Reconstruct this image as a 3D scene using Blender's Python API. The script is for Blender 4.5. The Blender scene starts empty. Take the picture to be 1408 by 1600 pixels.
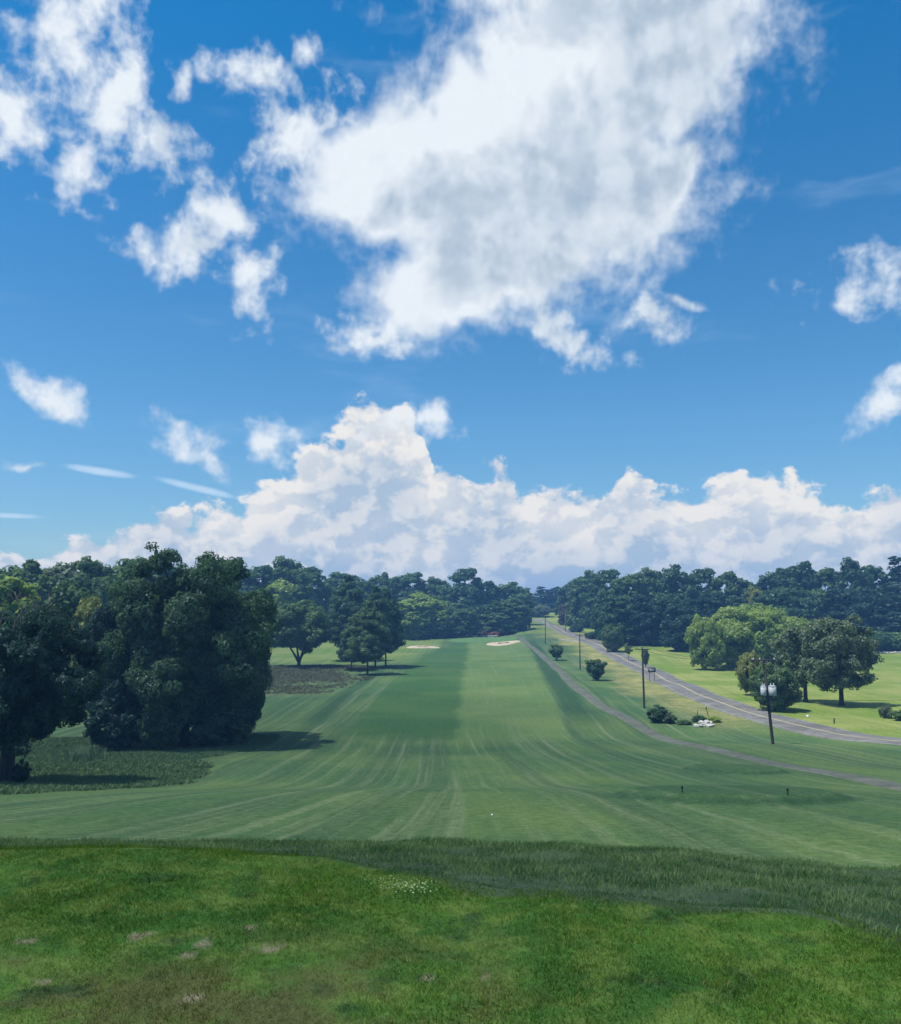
import bpy, math, random
import numpy as np
from mathutils import Vector

# ------------------------------------------------------------------ camera, sky, sun
scene = bpy.context.scene
COL = scene.collection
FPX = 1380.0                      # focal length in photo pixels (photo 1408 x 1600)
PITCH = math.radians(6.0)
cam_d = bpy.data.cameras.new('camera')
cam = bpy.data.objects.new('camera', cam_d)
COL.objects.link(cam)
cam_d.sensor_fit = 'HORIZONTAL'
cam_d.sensor_width = 36.0
cam_d.lens = 36.0 * FPX / 1408.0
cam_d.clip_start = 0.05
cam_d.clip_end = 20000
cam.location = (0, 0, 0)
cam.rotation_euler = (math.radians(90) + PITCH, 0, 0)
scene.camera = cam

SUN_EL = math.radians(66)
SUN_AZ = math.radians(-104)        # from +Y, positive towards +X
SUN_DIR = Vector((math.sin(SUN_AZ) * math.cos(SUN_EL), math.cos(SUN_AZ) * math.cos(SUN_EL), math.sin(SUN_EL)))
sun_d = bpy.data.lights.new('sun', 'SUN')
sun_d.energy = 5.0
sun_d.angle = math.radians(0.5)
sun_d.color = (1.0, 0.95, 0.86)
sun = bpy.data.objects.new('sun', sun_d)
COL.objects.link(sun)
sun.rotation_euler = SUN_DIR.to_track_quat('Z', 'Y').to_euler()

vs = scene.view_settings
vs.view_transform = 'Standard'
vs.look = 'None'
vs.exposure = 0.25
vs.gamma = 1.0
vs.use_curve_mapping = False
scene.render.engine = 'CYCLES'
cy = scene.cycles
cy.use_denoising = True
try:
    cy.denoiser = 'OPENIMAGEDENOISE'
    cy.denoising_input_passes = 'RGB_ALBEDO_NORMAL'
except Exception:
    pass
cy.max_bounces = 6
cy.diffuse_bounces = 3
cy.glossy_bounces = 2
cy.transmission_bounces = 4
cy.transparent_max_bounces = 6
cy.volume_bounces = 0
cy.use_adaptive_sampling = True
cy.adaptive_threshold = 0.015
cy.adaptive_min_samples = 8
cy.caustics_reflective = False
cy.caustics_refractive = False


def px_dir(px, py):
    a, b = (px - 704.0) / FPX, (800.0 - py) / FPX
    c, s = math.cos(PITCH), math.sin(PITCH)
    return np.array((a, c - s * b, s + c * b))


class NT:
    """small helper round a node tree"""
    def __init__(self, tree):
        self.t = tree
        self.n = tree.nodes
        self.l = tree.links

    def node(self, typ, **kw):
        nd = self.n.new(typ)
        for k, v in kw.items():
            setattr(nd, k, v)
        return nd

    def put(self, sock, v):
        if isinstance(v, bpy.types.NodeSocket):
            self.l.new(v, sock)
        elif v is not None:
            if hasattr(sock.default_value, '__len__') and not hasattr(v, '__len__'):
                v = (v,) * len(sock.default_value)
            if hasattr(v, '__len__') and len(v) == 3 and len(sock.default_value) == 4:
                v = tuple(v) + (1.0,)
            sock.default_value = v

    def math(self, op, a, b=None, c=None, clamp=False):
        nd = self.node('ShaderNodeMath', operation=op, use_clamp=clamp)
        self.put(nd.inputs[0], a)
        if b is not None: self.put(nd.inputs[1], b)
        if c is not None: self.put(nd.inputs[2], c)
        return nd.outputs[0]

    def vmath(self, op, a, b=None, scale=None):
        nd = self.node('ShaderNodeVectorMath', operation=op)
        self.put(nd.inputs[0], a)
        if b is not None: self.put(nd.inputs[1], b)
        if scale is not None: self.put(nd.inputs['Scale'], scale)
        return nd.outputs['Value'] if op in ('LENGTH', 'DOT_PRODUCT', 'DISTANCE') else nd.outputs[0]

    def mix(self, f, a, b, blend='MIX'):
        nd = self.node('ShaderNodeMix', data_type='RGBA', blend_type=blend)
        nd.clamp_factor = True
        self.put(nd.inputs[0], f)
        self.put(nd.inputs[6], a)
        self.put(nd.inputs[7], b)
        return nd.outputs[2]

    def rng(self, v, a, b, lo=0.0, hi=1.0, smooth=True):
        nd = self.node('ShaderNodeMapRange')
        nd.interpolation_type = 'SMOOTHSTEP' if smooth else 'LINEAR'
        nd.clamp = True
        self.put(nd.inputs[0], v)
        self.put(nd.inputs[1], a); self.put(nd.inputs[2], b)
        self.put(nd.inputs[3], lo); self.put(nd.inputs[4], hi)
        return nd.outputs[0]

    def noise(self, vec, scale, detail=4.0, rough=0.5, dist=0.0, out=0, dims='3D', lac=2.0):
        nd = self.node('ShaderNodeTexNoise', noise_dimensions=dims)
        if vec is not None: self.l.new(vec, nd.inputs['Vector'])
        self.put(nd.inputs['Scale'], scale)
        self.put(nd.inputs['Detail'], detail)
        self.put(nd.inputs['Roughness'], rough)
        self.put(nd.inputs['Lacunarity'], lac)
        self.put(nd.inputs['Distortion'], dist)
        return nd.outputs[out]

    def attr(self, name):
        nd = self.node('ShaderNodeAttribute', attribute_name=name)
        return nd.outputs['Fac']


# clouds of the sky: ellipses (centre, half axes, tilt 0 / +1 / -1) around this place, turned into azimuth / elevation
SOFT = [  # big cumulus high ahead
    (910, 110, 250, 200, 0), (760, 230, 260, 150, 0), (620, 290, 215, 125, 0), (1025, 80, 200, 175, 0),
    (1080, -40, 170, 130, 1), (800, 390, 220, 135, 0), (690, 460, 150, 75, 0), (950, 300, 170, 130, 0),
    (1040, 285, 100, 56, 1), (875, 515, 75, 36, -1), (925, 566, 42, 24, 0), (580, 520, 70, 30, 0),
    (470, 215, 110, 50, 1), (400, 115, 68, 36, 0), (487, 88, 20, 24, 0), (880, -160, 330, 190, 0),
    # group beside it
    (110, 75, 62, 100, 0), (190, 135, 50, 85, -1), (150, 5, 85, 50, 0), (248, 235, 62, 46, 0),
    (128, 262, 56, 48, 0), (22, 185, 52, 40, -1),
    # fragments
    (345, 322, 50, 42, 0), (305, 378, 75, 40, 1), (388, 432, 42, 52, 0), (245, 402, 40, 30, 0), (300, 130, 16, 30, 0),
    (1400, 440, 110, 38, 0), (1385, 632, 60, 17, 1), (1030, 492, 42, 30, -1), (1075, 470, 28, 12, -1),
    (85, 622, 50, 26, -1), (325, 712, 72, 30, -1), (428, 690, 46, 34, 0), (622, 664, 88, 22, 0), (672, 650, 34, 15, 1), (33, 722, 34, 15, 0),
]
BODY = [0, 1, 2, 3, 5, 6, 7, 12, 15, 16, 17, 19, 20]      # the large ones, used again for the shading
STREAK = [(305, 762, 80, 7, -12), (160, 737, 60, 7, -6), (20, 806, 60, 5, 0)]
BANK_TOP = [(-900, 790), (-500, 830), (-200, 800), (0, 872), (90, 868), (140, 845), (250, 805), (300, 800), (360, 785), (400, 760), (450, 738), (480, 700),
            (520, 682), (545, 645), (600, 640), (650, 645), (672, 690), (700, 740), (740, 742), (775, 722), (810, 755), (835, 775), (880, 762), (930, 778), (960, 755),
            (980, 728), (1010, 742), (1060, 768), (1100, 760), (1150, 745), (1200, 742), (1240, 752), (1290, 770), (1350, 768), (1408, 760),
            (1500, 740), (1700, 790), (2000, 760), (2400, 800)]


def px_sky(px, py):
    d = px_dir(px, py); d /= np.linalg.norm(d)
    return math.atan2(d[0], d[1]), math.asin(d[2])


TILT = math.radians(32)


def blobs(k, v, ells):
    """smallest normalised distance to any of the ellipses; v = (azimuth, elevation, 1)"""
    rot = {0: v}
    for t in (1, -1):
        c, sn = math.cos(TILT * t), math.sin(TILT * t)
        cb = k.node('ShaderNodeCombineXYZ')
        k.l.new(k.vmath('DOT_PRODUCT', v, (c, sn, 0)), cb.inputs[0])
        k.l.new(k.vmath('DOT_PRODUCT', v, (-sn, c, 0)), cb.inputs[1])
        rot[t] = cb.outputs[0]
    acc = None
    for cx, cy_, rx, ry, t in ells:
        az, el = px_sky(cx, cy_)
        if t:
            c, sn = math.cos(TILT * t), math.sin(TILT * t)
            az, el = c * az + sn * el, -sn * az + c * el
        rx, ry = rx / FPX * 0.97, ry / FPX * 0.97
        nd = k.node('ShaderNodeVectorMath', operation='MULTIPLY_ADD')
        k.l.new(rot[t], nd.inputs[0])
        nd.inputs[1].default_value = (1 / rx, 1 / ry, 0)
        nd.inputs[2].default_value = (-az / rx, -el / ry, 0)
        r = k.vmath('LENGTH', nd.outputs[0])
        acc = r if acc is None else k.math('SMOOTH_MIN', acc, r, 0.2)
    return acc


def make_world():
    w = bpy.data.worlds.new('World'); scene.world = w
    w.use_nodes = True
    w.cycles.sampling_method = 'MANUAL'
    w.cycles.sample_map_resolution = 256
    k = NT(w.node_tree); k.n.clear()
    out = k.node('ShaderNodeOutputWorld')
    sky = k.node('ShaderNodeTexSky', sky_type='NISHITA')
    sky.sun_disc = False
    sky.sun_elevation = SUN_EL
    sky.sun_rotation = SUN_AZ
    sky.altitude = 200
    sky.air_density = 1.0
    sky.dust_density = 0.15
    sky.ozone_density = 1.4
    
    bg = k.node('ShaderNodeBackground'); bg.inputs[1].default_value = 0.096
    # direction -> azimuth, elevation
    tc = k.node('ShaderNodeTexCoord')
    sep = k.node('ShaderNodeSeparateXYZ'); k.l.new(tc.outputs['Generated'], sep.inputs[0])
    az = k.math('ARCTAN2', sep.outputs[0], sep.outputs[1])
    el = k.math('ARCSINE', sep.outputs[2])
    comb = k.node('ShaderNodeCombineXYZ'); k.l.new(az, comb.inputs[0]); k.l.new(el, comb.inputs[1]); comb.inputs[2].default_value = 1.0
    tint = k.mix(k.rng(el, 0.0, 0.2, smooth=False), (0.60, 0.75, 0.90), (0.50, 0.90, 1.12))
    tint = k.mix(k.rng(el, 0.2, 0.6, smooth=False), tint, (0.13, 0.92, 1.32))
    k.l.new(k.mix(1.0, sky.outputs[0], tint, 'MULTIPLY'), bg.inputs[0])
    v0 = comb.outputs[0]
    w = k.noise(v0, 14.0, 2.0, 0.55, out=1, dims='2D')
    w = k.vmath('MULTIPLY', k.vmath('SUBTRACT', w, (0.5, 0.5, 0.5)), (0.05, 0.05, 0.0))
    v = k.vmath('ADD', v0, w)
    vd = k.vmath('ADD', v0, k.vmath('SCALE', w, scale=0.16))
    n1 = k.noise(vd, 11.0, 4.0, 0.58, dims='2D')
    n3 = k.noise(vd, 40.0, 6.0, 0.55, dims='2D')
    n1s = k.noise(k.vmath('ADD', vd, (-0.022, 0.02, 0)), 11.0, 4.0, 0.58, dims='2D')
    big = [e for i, e in enumerate(SOFT) if i < 9 or i in (15,)]
    small = [e for i, e in enumerate(SOFT) if not (i < 9 or i in (15,))]
    body = k.math('SUBTRACT', 1.0, blobs(k, v, big))
    body = k.math('MULTIPLY', body, k.rng(body, 0.1, 0.55, 1.0, 2.4))
    nn1 = k.math('MULTIPLY', k.math('SUBTRACT', n1, 0.53), 2.0)
    soft_b = k.math('ADD', k.math('ADD', body, k.math('MULTIPLY', nn1, 0.75)), k.math('MULTIPLY', k.math('SUBTRACT', n3, 0.52), 0.95))
    bits = k.math('MULTIPLY', k.math('SUBTRACT', 1.08, blobs(k, v, small)), 0.85)
    soft_s = k.math('ADD', k.math('ADD', bits, k.math('MULTIPLY', nn1, 0.9)), k.math('MULTIPLY', k.math('SUBTRACT', n3, 0.5), 1.9))
    soft = k.math('MAXIMUM', soft_b, soft_s)
    # the same broken cumulus goes on elsewhere in the sky
    side = k.math('MAXIMUM', k.rng(k.math('ABSOLUTE', az), 0.52, 0.75), k.rng(el, 0.68, 0.85))
    ng = k.noise(v, 3.2, 4.0, 0.55, dims='2D')
    gen = k.math('ADD', k.math('MULTIPLY', k.math('SUBTRACT', ng, 0.52), 5.0), k.math('MULTIPLY', k.math('SUBTRACT', side, 1.0), 3.0))
    soft = k.math('MAXIMUM', soft, gen)
    # bright where it thins towards the sun, grey where it is thick
    a_soft = k.rng(soft, -0.3, 1.0)
    off = k.vmath('ADD', v, (-0.13, 0.05, 0))
    bodyB = k.math('SUBTRACT', 1.0, blobs(k, off, [SOFT[i] for i in BODY]))
    shade = k.rng(bodyB, -0.1, 0.5)
    relief = k.rng(k.math('SUBTRACT', n1, n1s), -0.2, 0.2)
    thick = k.rng(soft, 0.3, 1.5)
    lit = k.math('SUBTRACT', 1.2, k.math('MULTIPLY', shade, k.math('ADD', 0.36, k.math('MULTIPLY', thick, 0.36))))
    lit = k.math('ADD', lit, k.math('MULTIPLY', k.math('SUBTRACT', n3, 0.5), 0.35))
    lit = k.math('ADD', lit, k.math('MULTIPLY', k.math('SUBTRACT', relief, 0.52), 0.5), clamp=True)
    c_soft = k.mix(lit, (0.30, 0.42, 0.57), (0.82, 0.88, 0.94))
    # horizon bank: a long line of towering cumulus whose top follows a profile over the azimuth
    fc = k.node('ShaderNodeFloatCurve')
    cu = fc.mapping.curves[0]
    pts = [((px_sky(x, y)[0] + 1.6) / 3.2, px_sky(x, y)[1] / 0.4) for x, y in BANK_TOP]
    pts = [(0.0, 0.12)] + pts + [(1.0, 0.12)]
    while len(cu.points) < len(pts):
        cu.points.new(0.5, 0.5)
    for p_, q in zip(cu.points, pts):
        p_.location = q; p_.handle_type = 'AUTO_CLAMPED'
    fc.mapping.update()
    vb = k.node('ShaderNodeSeparateXYZ'); k.l.new(v, vb.inputs[0])
    k.l.new(k.math('DIVIDE', k.math('ADD', vb.outputs[0], 1.6), 3.2), fc.inputs['Value'])
    top = k.math('MULTIPLY', fc.outputs[0], 0.4)
    v2 = k.vmath('MULTIPLY', k.vmath('ADD', v0, k.vmath('SCALE', w, scale=0.3)), (1.0, 1.35, 1.0))
    n2 = k.noise(v2, 24.0, 7.0, 0.6, dims='2D')
    n2s = k.noise(k.vmath('ADD', v2, (-0.011, 0.016, 0)), 24.0, 4.0, 0.58, dims='2D')
    bank = k.math('ADD', k.math('MULTIPLY', k.math('SUBTRACT', top, vb.outputs[1]), 16.0), k.math('MULTIPLY', k.math('SUBTRACT', n2, 0.5), 1.3))
    a_bank = k.rng(bank, -0.06, 0.16)
    rel2 = k.rng(k.math('SUBTRACT', n2, n2s), -0.13, 0.15)
    depth2 = k.rng(bank, 0.0, 1.7)
    big2 = k.noise(v2, 7.0, 3.0, 0.5, dims='2D')
    lit2 = k.math('SUBTRACT', k.math('ADD', 0.52, k.math('MULTIPLY', rel2, 0.62)), k.math('MULTIPLY', depth2, 0.55))
    lit2 = k.math('ADD', lit2, k.math('MULTIPLY', k.math('SUBTRACT', big2, 0.5), 1.5), clamp=True)
    c_bank = k.mix(lit2, (0.42, 0.54, 0.69), (0.88, 0.86, 0.83))
    low = k.rng(el, -0.03, 0.05)
    c_bank = k.mix(low, (0.38, 0.50, 0.66), c_bank)
    # thin streaks
    st = None
    for cx, cy_, rx, ry, ro in STREAK:
        a0, e0 = px_sky(cx, cy_); c, sn = math.cos(math.radians(ro)), math.sin(math.radians(ro)); rx /= FPX; ry /= FPX
        x = k.vmath('DOT_PRODUCT', v0, (c / rx, sn / rx, -(c * a0 + sn * e0) / rx))
        y = k.vmath('DOT_PRODUCT', v0, (-sn / ry, c / ry, -(-sn * a0 + c * e0) / ry))
        r = k.math('MULTIPLY_ADD', y, y, k.math('MULTIPLY', x, x))
        st = r if st is None else k.math('MINIMUM', st, r)
    cir = k.noise(k.vmath('MULTIPLY', k.vmath('ADD', v0, k.vmath('SCALE', w, scale=0.3)), (2.0, 9.0, 1.0)), 2.0, 4.0, 0.55, dims='2D')
    a_thin = k.math('MULTIPLY', k.rng(k.math('ADD', st, k.math('MULTIPLY', n1, 1.4)), 1.6, 0.4), 0.62)
    a_thin = k.math('MAXIMUM', a_thin, k.math('MULTIPLY', k.rng(cir, 0.56, 0.9), 0.2))
    # compose
    bthin = k.node('ShaderNodeBackground'); bthin.inputs[0].default_value = (0.6, 0.74, 0.88, 1)
    bsoft = k.node('ShaderNodeBackground'); k.l.new(c_soft, bsoft.inputs[0]); bsoft.inputs[1].default_value = 0.86
    bbank = k.node('ShaderNodeBackground'); k.l.new(c_bank, bbank.inputs[0]); bbank.inputs[1].default_value = 0.86

    def mixs(f, s1, s2):
        m = k.node('ShaderNodeMixShader'); k.l.new(f, m.inputs[0]); k.l.new(s1, m.inputs[1]); k.l.new(s2, m.inputs[2]); return m.outputs[0]
    s = mixs(a_thin, bg.outputs[0], bthin.outputs[0])
    s = mixs(a_bank, s, bbank.outputs[0])
    s = mixs(a_soft, s, bsoft.outputs[0])
    k.l.new(s, out.inputs['Surface'])


make_world()
# ------------------------------------------------------------------ helpers
def link(o, parent=None):
    COL.objects.link(o)
    if parent is not None:
        o.parent = parent
    return o


def tag(o, label=None, cat=None, group=None, kind=None):
    if label: o['label'] = label
    if cat: o['category'] = cat
    if group: o['group'] = group
    if kind: o['kind'] = kind
    return o


def empty(name, loc, label=None, cat=None, group=None, rz=0.0):
    o = bpy.data.objects.new(name, None)
    o.empty_display_size = 0.2
    link(o)
    o.location = loc
    o.rotation_euler = (0, 0, rz)
    return tag(o, label, cat, group)


def np_mesh(name, verts, faces, mat=None, smooth=False, attrs=None):
    """verts (n,3) array, faces list of (m,k) arrays with constant k each"""
    me = bpy.data.meshes.new(name)
    verts = np.asarray(verts, dtype=np.float32)
    if isinstance(faces, np.ndarray):
        faces = [faces]
    faces = [np.asarray(f, dtype=np.int32) for f in faces if len(f)]
    loops = np.concatenate([f.ravel() for f in faces])
    sizes = np.concatenate([np.full(len(f), f.shape[1], dtype=np.int32) for f in faces])
    starts = np.concatenate([[0], np.cumsum(sizes)[:-1]]).astype(np.int32)
    me.vertices.add(len(verts)); me.vertices.foreach_set('co', verts.ravel())
    me.loops.add(len(loops)); me.loops.foreach_set('vertex_index', loops)
    me.polygons.add(len(sizes)); me.polygons.foreach_set('loop_start', starts)
    me.polygons.foreach_set('loop_total', sizes)
    me.update(calc_edges=True)
    me.validate()
    if smooth:
        me.polygons.foreach_set('use_smooth', np.ones(len(me.polygons), dtype=bool))
    for k_, a in (attrs or {}).items():
        at = me.attributes.new(k_, 'FLOAT', 'POINT')
        at.data.foreach_set('value', np.asarray(a, dtype=np.float32))
    if mat is not None:
        me.materials.append(mat)
    return me


class MB:
    """collects simple solids into one mesh"""
    def __init__(self):
        self.v = []; self.q = []; self.t = []; self.n = 0

    def add(self, v, quads=(), tris=()):
        v = np.asarray(v, float)
        self.v.append(v)
        if len(quads): self.q.append(np.asarray(quads, int) + self.n)
        if len(tris): self.t.append(np.asarray(tris, int) + self.n)
        self.n += len(v)
        return self

    def box(self, c, s, rz=0.0, taper=1.0):
        c = np.asarray(c, float); h = np.asarray(s, float) / 2
        v = np.array([(x * h[0] * (taper if z > 0 else 1), y * h[1] * (taper if z > 0 else 1), z * h[2]) for z in (-1, 1) for y in (-1, 1) for x in (-1, 1)])
        if rz:
            cc, ss = math.cos(rz), math.sin(rz)
            v[:, :2] = v[:, :2] @ np.array([[cc, ss], [-ss, cc]])
        return self.add(v + c, [(0, 2, 3, 1), (4, 5, 7, 6), (0, 1, 5, 4), (2, 6, 7, 3), (0, 4, 6, 2), (1, 3, 7, 5)])

    def tube(self, pts, rad, n=8, cap=True):
        pts = np.asarray(pts, float)
        rad = np.broadcast_to(np.asarray(rad, float), (len(pts),))
        rings = []
        for i, p in enumerate(pts):
            d = pts[min(i + 1, len(pts) - 1)] - pts[max(i - 1, 0)]
            d = d / (np.linalg.norm(d) + 1e-9)
            a = np.cross(d, (0, 0, 1.0) if abs(d[2]) < 0.9 else (1.0, 0, 0)); a /= np.linalg.norm(a)
            b = np.cross(d, a)
            th = np.arange(n) * 2 * math.pi / n
            rings.append(p + rad[i] * (np.cos(th)[:, None] * a + np.sin(th)[:, None] * b))
        v = np.concatenate(rings)
        q = []
        for i in range(len(pts) - 1):
            for j in range(n):
                k_ = (j + 1) % n
                q.append((i * n + j, i * n + k_, (i + 1) * n + k_, (i + 1) * n + j))
        t = []
        if cap:
            v = np.concatenate([v, pts[:1], pts[-1:]])
            m = len(v)
            for j in range(n):
                k_ = (j + 1) % n
                t.append((m - 2, k_, j)); t.append((m - 1, (len(pts) - 1) * n + j, (len(pts) - 1) * n + k_))
        return self.add(v, q, t)

    def mesh(self, name, mat, smooth=False):
        fs = []
        if self.q: fs.append(np.concatenate(self.q))
        if self.t: fs.append(np.concatenate(self.t))
        return np_mesh(name, np.concatenate(self.v), fs, mat, smooth)

    def build(self, name, mat, parent=None, smooth=False):
        return link(bpy.data.objects.new(name, self.mesh(name, mat, smooth)), parent)


def ss(a, b, x):
    t = np.clip((np.asarray(x, float) - a) / (b - a), 0, 1)
    return t * t * (3 - 2 * t)


def pchip(xs, ys):
    xs = np.asarray(xs, float); ys = np.asarray(ys, float)
    h = np.diff(xs); d = np.diff(ys) / h
    m = np.zeros_like(xs)
    m[0], m[-1] = d[0], d[-1]
    for i in range(1, len(xs) - 1):
        if d[i - 1] * d[i] > 0:
            w1, w2 = 2 * h[i] + h[i - 1], h[i] + 2 * h[i - 1]
            m[i] = (w1 + w2) / (w1 / d[i - 1] + w2 / d[i])

    def f(x):
        x = np.clip(np.asarray(x, float), xs[0], xs[-1])
        i = np.clip(np.searchsorted(xs, x) - 1, 0, len(xs) - 2)
        t = (x - xs[i]) / h[i]
        return ((1 + 2 * t) * (1 - t) ** 2 * ys[i] + t * (1 - t) ** 2 * h[i] * m[i] + t * t * (3 - 2 * t) * ys[i + 1] + t * t * (t - 1) * h[i] * m[i + 1])
    return f


_rs = np.random.RandomState(5)
_WV = [(_rs.uniform(0, 6.28), _rs.uniform(0, 6.28)) for _ in range(12)]


def wobble(x, y, wl, seed=0):
    """smooth cheap noise in about -1..1"""
    r = 0
    for i in range(4):
        a, p = _WV[(seed + i * 3) % 12]
        r = r + np.sin((x * math.cos(a) + y * math.sin(a)) * 2 * math.pi / (wl * (1 + 0.37 * i)) + p * (i + 1))
    return r / 2.4


# ------------------------------------------------------------------ the lie of the land
PROFILE = pchip([-80, -5, 3, 5.4, 5.9, 8, 10.6, 13, 18, 24, 32, 42, 55, 70, 85, 100, 115, 150, 240, 300, 340, 372, 400, 440, 480, 520, 600, 800, 1700],
                [-1.3, -1.64, -1.7, -1.72, -1.87, -2.2, -2.75, -3.5, -4.9, -6.15, -7.4, -8.85, -10.9, -12.9, -14.4, -15.6, -16.4, -17, -17.2, -16.9, -16.4, -15.5, -15, -12.9, -10.8, -8.2, -5, -3, 0])
EDGE = pchip([-40, -8, -3.2, -1.0, -0.4, 0.3, 1.2, 1.9, 2.5, 6, 40], [7.0, 6.8, 6.65, 6.4, 5.9, 5.55, 5.35, 5.2, 4.6, 3.4, 2.5])   # crest of the near lawn


def ground_z(x, y):
    x = np.asarray(x, float); y = np.asarray(y, float)
    sh = (5.4 - EDGE(x)) * (1 - ss(5.5, 9.5, y)) * ss(1.0, 3.5, y)
    z = PROFILE(y + sh)
    z = z + 2.6 * ss(15, 45, x) * ss(250, 340, y) * (1 - ss(420, 500, y))
    z = z + 3.0 * ss(-60, -160, x) * ss(90, 200, y) + 8.0 * ss(-15, -55, x) * ss(325, 400, y) * (1 - ss(430, 520, y))
    z = z - 0.3 * ss(0.5, 5.5, x) * ss(5.5, 9, y) * (1 - ss(18, 30, y))
    far = ss(20, 60, y)
    z = z + far * 0.22 * wobble(x, y, 31, 1) + ss(3, 5, y) * (1 - far) * 0.02 * wobble(x, y, 1.3, 2) + 0.012 * wobble(x, y, 0.7, 4) * (1 - ss(10, 20, y))
    # raised tees
    for cx, cy_, rx, ry, hh in ((12.6, 41.0, 5.0, 4.2, 0.34), (22.0, 70.0, 3.5, 5.0, 0.3)):
        r = np.sqrt(((x - cx) / rx) ** 2 + ((y - cy_) / ry) ** 2)
        z = z + hh * (1 - ss(0.82, 1.12, r))
    # green behind the fairway is slightly domed
    r = np.sqrt(((x - 14) / 15) ** 2 + ((y - 384) / 14) ** 2)
    z = z + 0.9 * (1 - ss(0.3, 1.4, r))
    return z


def at(px, py, t0=2.0, t1=900.0):
    """the place on the ground that this pixel of the photograph shows"""
    d = px_dir(px, py)
    t = np.concatenate([np.arange(t0, 40, 0.05), np.arange(40, t1, 0.5)])
    p = d[None, :] * t[:, None]
    below = p[:, 2] <= ground_z(p[:, 0], p[:, 1])
    i = int(np.argmax(below)) if below.any() else len(t) - 1
    return p[i, 0], p[i, 1]


def at_d(px, D):
    """ground place in the column of that pixel, at distance D along y"""
    x = (px - 704.0) / FPX * D * 1.0
    return x, D, float(ground_z(x, D))


def z_of(py, D):
    """height seen at pixel row py at distance D"""
    d = px_dir(704, py)
    return d[2] / d[1] * D


# ------------------------------------------------------------------ materials
MATS = {}


def new_mat(name):
    m = bpy.data.materials.new(name); m.use_nodes = True
    k = NT(m.node_tree); k.n.clear()
    out = k.node('ShaderNodeOutputMaterial')
    MATS[name] = m
    return m, k, out


def simple(name, col, rough=0.8, nscale=4.0, var=0.25, metal=0.0, bump=0.0, stretch=None):
    m, k, out = new_mat(name)
    tc = k.node('ShaderNodeTexCoord').outputs['Object']
    if stretch: tc = k.vmath('MULTIPLY', tc, stretch)
    n = k.noise(tc, nscale, 5.0, 0.6)
    f = k.rng(n, 0.3, 0.7)
    c = k.mix(f, tuple(v * (1 - var) for v in col), tuple(min(1, v * (1 + var)) for v in col))
    p = k.node('ShaderNodeBsdfPrincipled')
    k.l.new(c, p.inputs['Base Color'])
    p.inputs['Roughness'].default_value = rough
    p.inputs['Metallic'].default_value = metal
    p.inputs['Specular IOR Level'].default_value = 0.25
    if bump:
        b = k.node('ShaderNodeBump'); b.inputs['Strength'].default_value = bump; b.inputs['Distance'].default_value = 0.05
        k.l.new(n, b.inputs['Height']); k.l.new(b.outputs[0], p.inputs['Normal'])
    k.l.new(p.outputs[0], out.inputs[0])
    return m


def leaf_mat(name, dark, light, trans=0.4):
    m, k, out = new_mat(name)
    oi = k.node('ShaderNodeObjectInfo')
    t = k.attr('tint')
    geo = k.node('ShaderNodeNewGeometry')
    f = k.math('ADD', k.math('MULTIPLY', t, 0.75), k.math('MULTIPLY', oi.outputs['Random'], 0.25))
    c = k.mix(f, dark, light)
    d = k.node('ShaderNodeBsdfDiffuse'); k.l.new(c, d.inputs[0])
    tr = k.node('ShaderNodeBsdfTranslucent'); k.l.new(k.mix(1.0, c, (1.1, 1.2, 0.6), 'MULTIPLY'), tr.inputs[0])
    mx = k.node('ShaderNodeMixShader'); mx.inputs[0].default_value = trans
    k.l.new(d.outputs[0], mx.inputs[1]); k.l.new(tr.outputs[0], mx.inputs[2])
    g = k.node('ShaderNodeBsdfGlossy'); g.inputs['Roughness'].default_value = 0.45; g.inputs[0].default_value = (0.8, 0.9, 1, 1)
    mx2 = k.node('ShaderNodeMixShader'); mx2.inputs[0].default_value = 0.015
    k.l.new(mx.outputs[0], mx2.inputs[1]); k.l.new(g.outputs[0], mx2.inputs[2])
    k.l.new(mx2.outputs[0], out.inputs[0])
    return m


BARK = simple('bark', (0.034, 0.034, 0.036), 0.95, 3.0, 0.4, bump=0.6, stretch=(1, 1, 0.15))
BARK_PALE = simple('bark_pale', (0.16, 0.14, 0.12), 0.9, 3.0, 0.3)
L_DARK = leaf_mat('leaf_dark', (0.030, 0.074, 0.044), (0.088, 0.165, 0.074))
L_DEEP = leaf_mat('leaf_deep', (0.014, 0.042, 0.04), (0.042, 0.095, 0.064))
L_MID = leaf_mat('leaf_mid', (0.055, 0.11, 0.048), (0.145, 0.23, 0.078))
L_BRIGHT = leaf_mat('leaf_bright', (0.16, 0.26, 0.06), (0.34, 0.42, 0.11), 0.45)
L_YELLOW = leaf_mat('leaf_yellow', (0.14, 0.19, 0.045), (0.32, 0.33, 0.09))
L_GREY = leaf_mat('leaf_greygreen', (0.085, 0.125, 0.075), (0.19, 0.24, 0.13))
L_PINK = leaf_mat('leaf_pinkish', (0.09, 0.07, 0.06), (0.17, 0.13, 0.10))
L_ROSE = leaf_mat('leaf_rose', (0.20, 0.07, 0.06), (0.34, 0.15, 0.12))
WOODP = simple('pole_wood', (0.042, 0.042, 0.042), 0.9, 2.0, 0.3, stretch=(1, 1, 0.1))
STEEL = simple('grey_enamel', (0.38, 0.41, 0.45), 0.45, 1.5, 0.12)
PORC = simple('porcelain', (0.6, 0.6, 0.6), 0.3, 3.0, 0.1)
WIRE = simple('wire_black', (0.02, 0.02, 0.022), 0.6)
ROCK = simple('pale_rock', (0.43, 0.42, 0.40), 0.9, 2.0, 0.25, bump=0.5)
SAND = simple('sand', (0.42, 0.35, 0.26), 0.95, 0.6, 0.12, bump=0.3)
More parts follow.
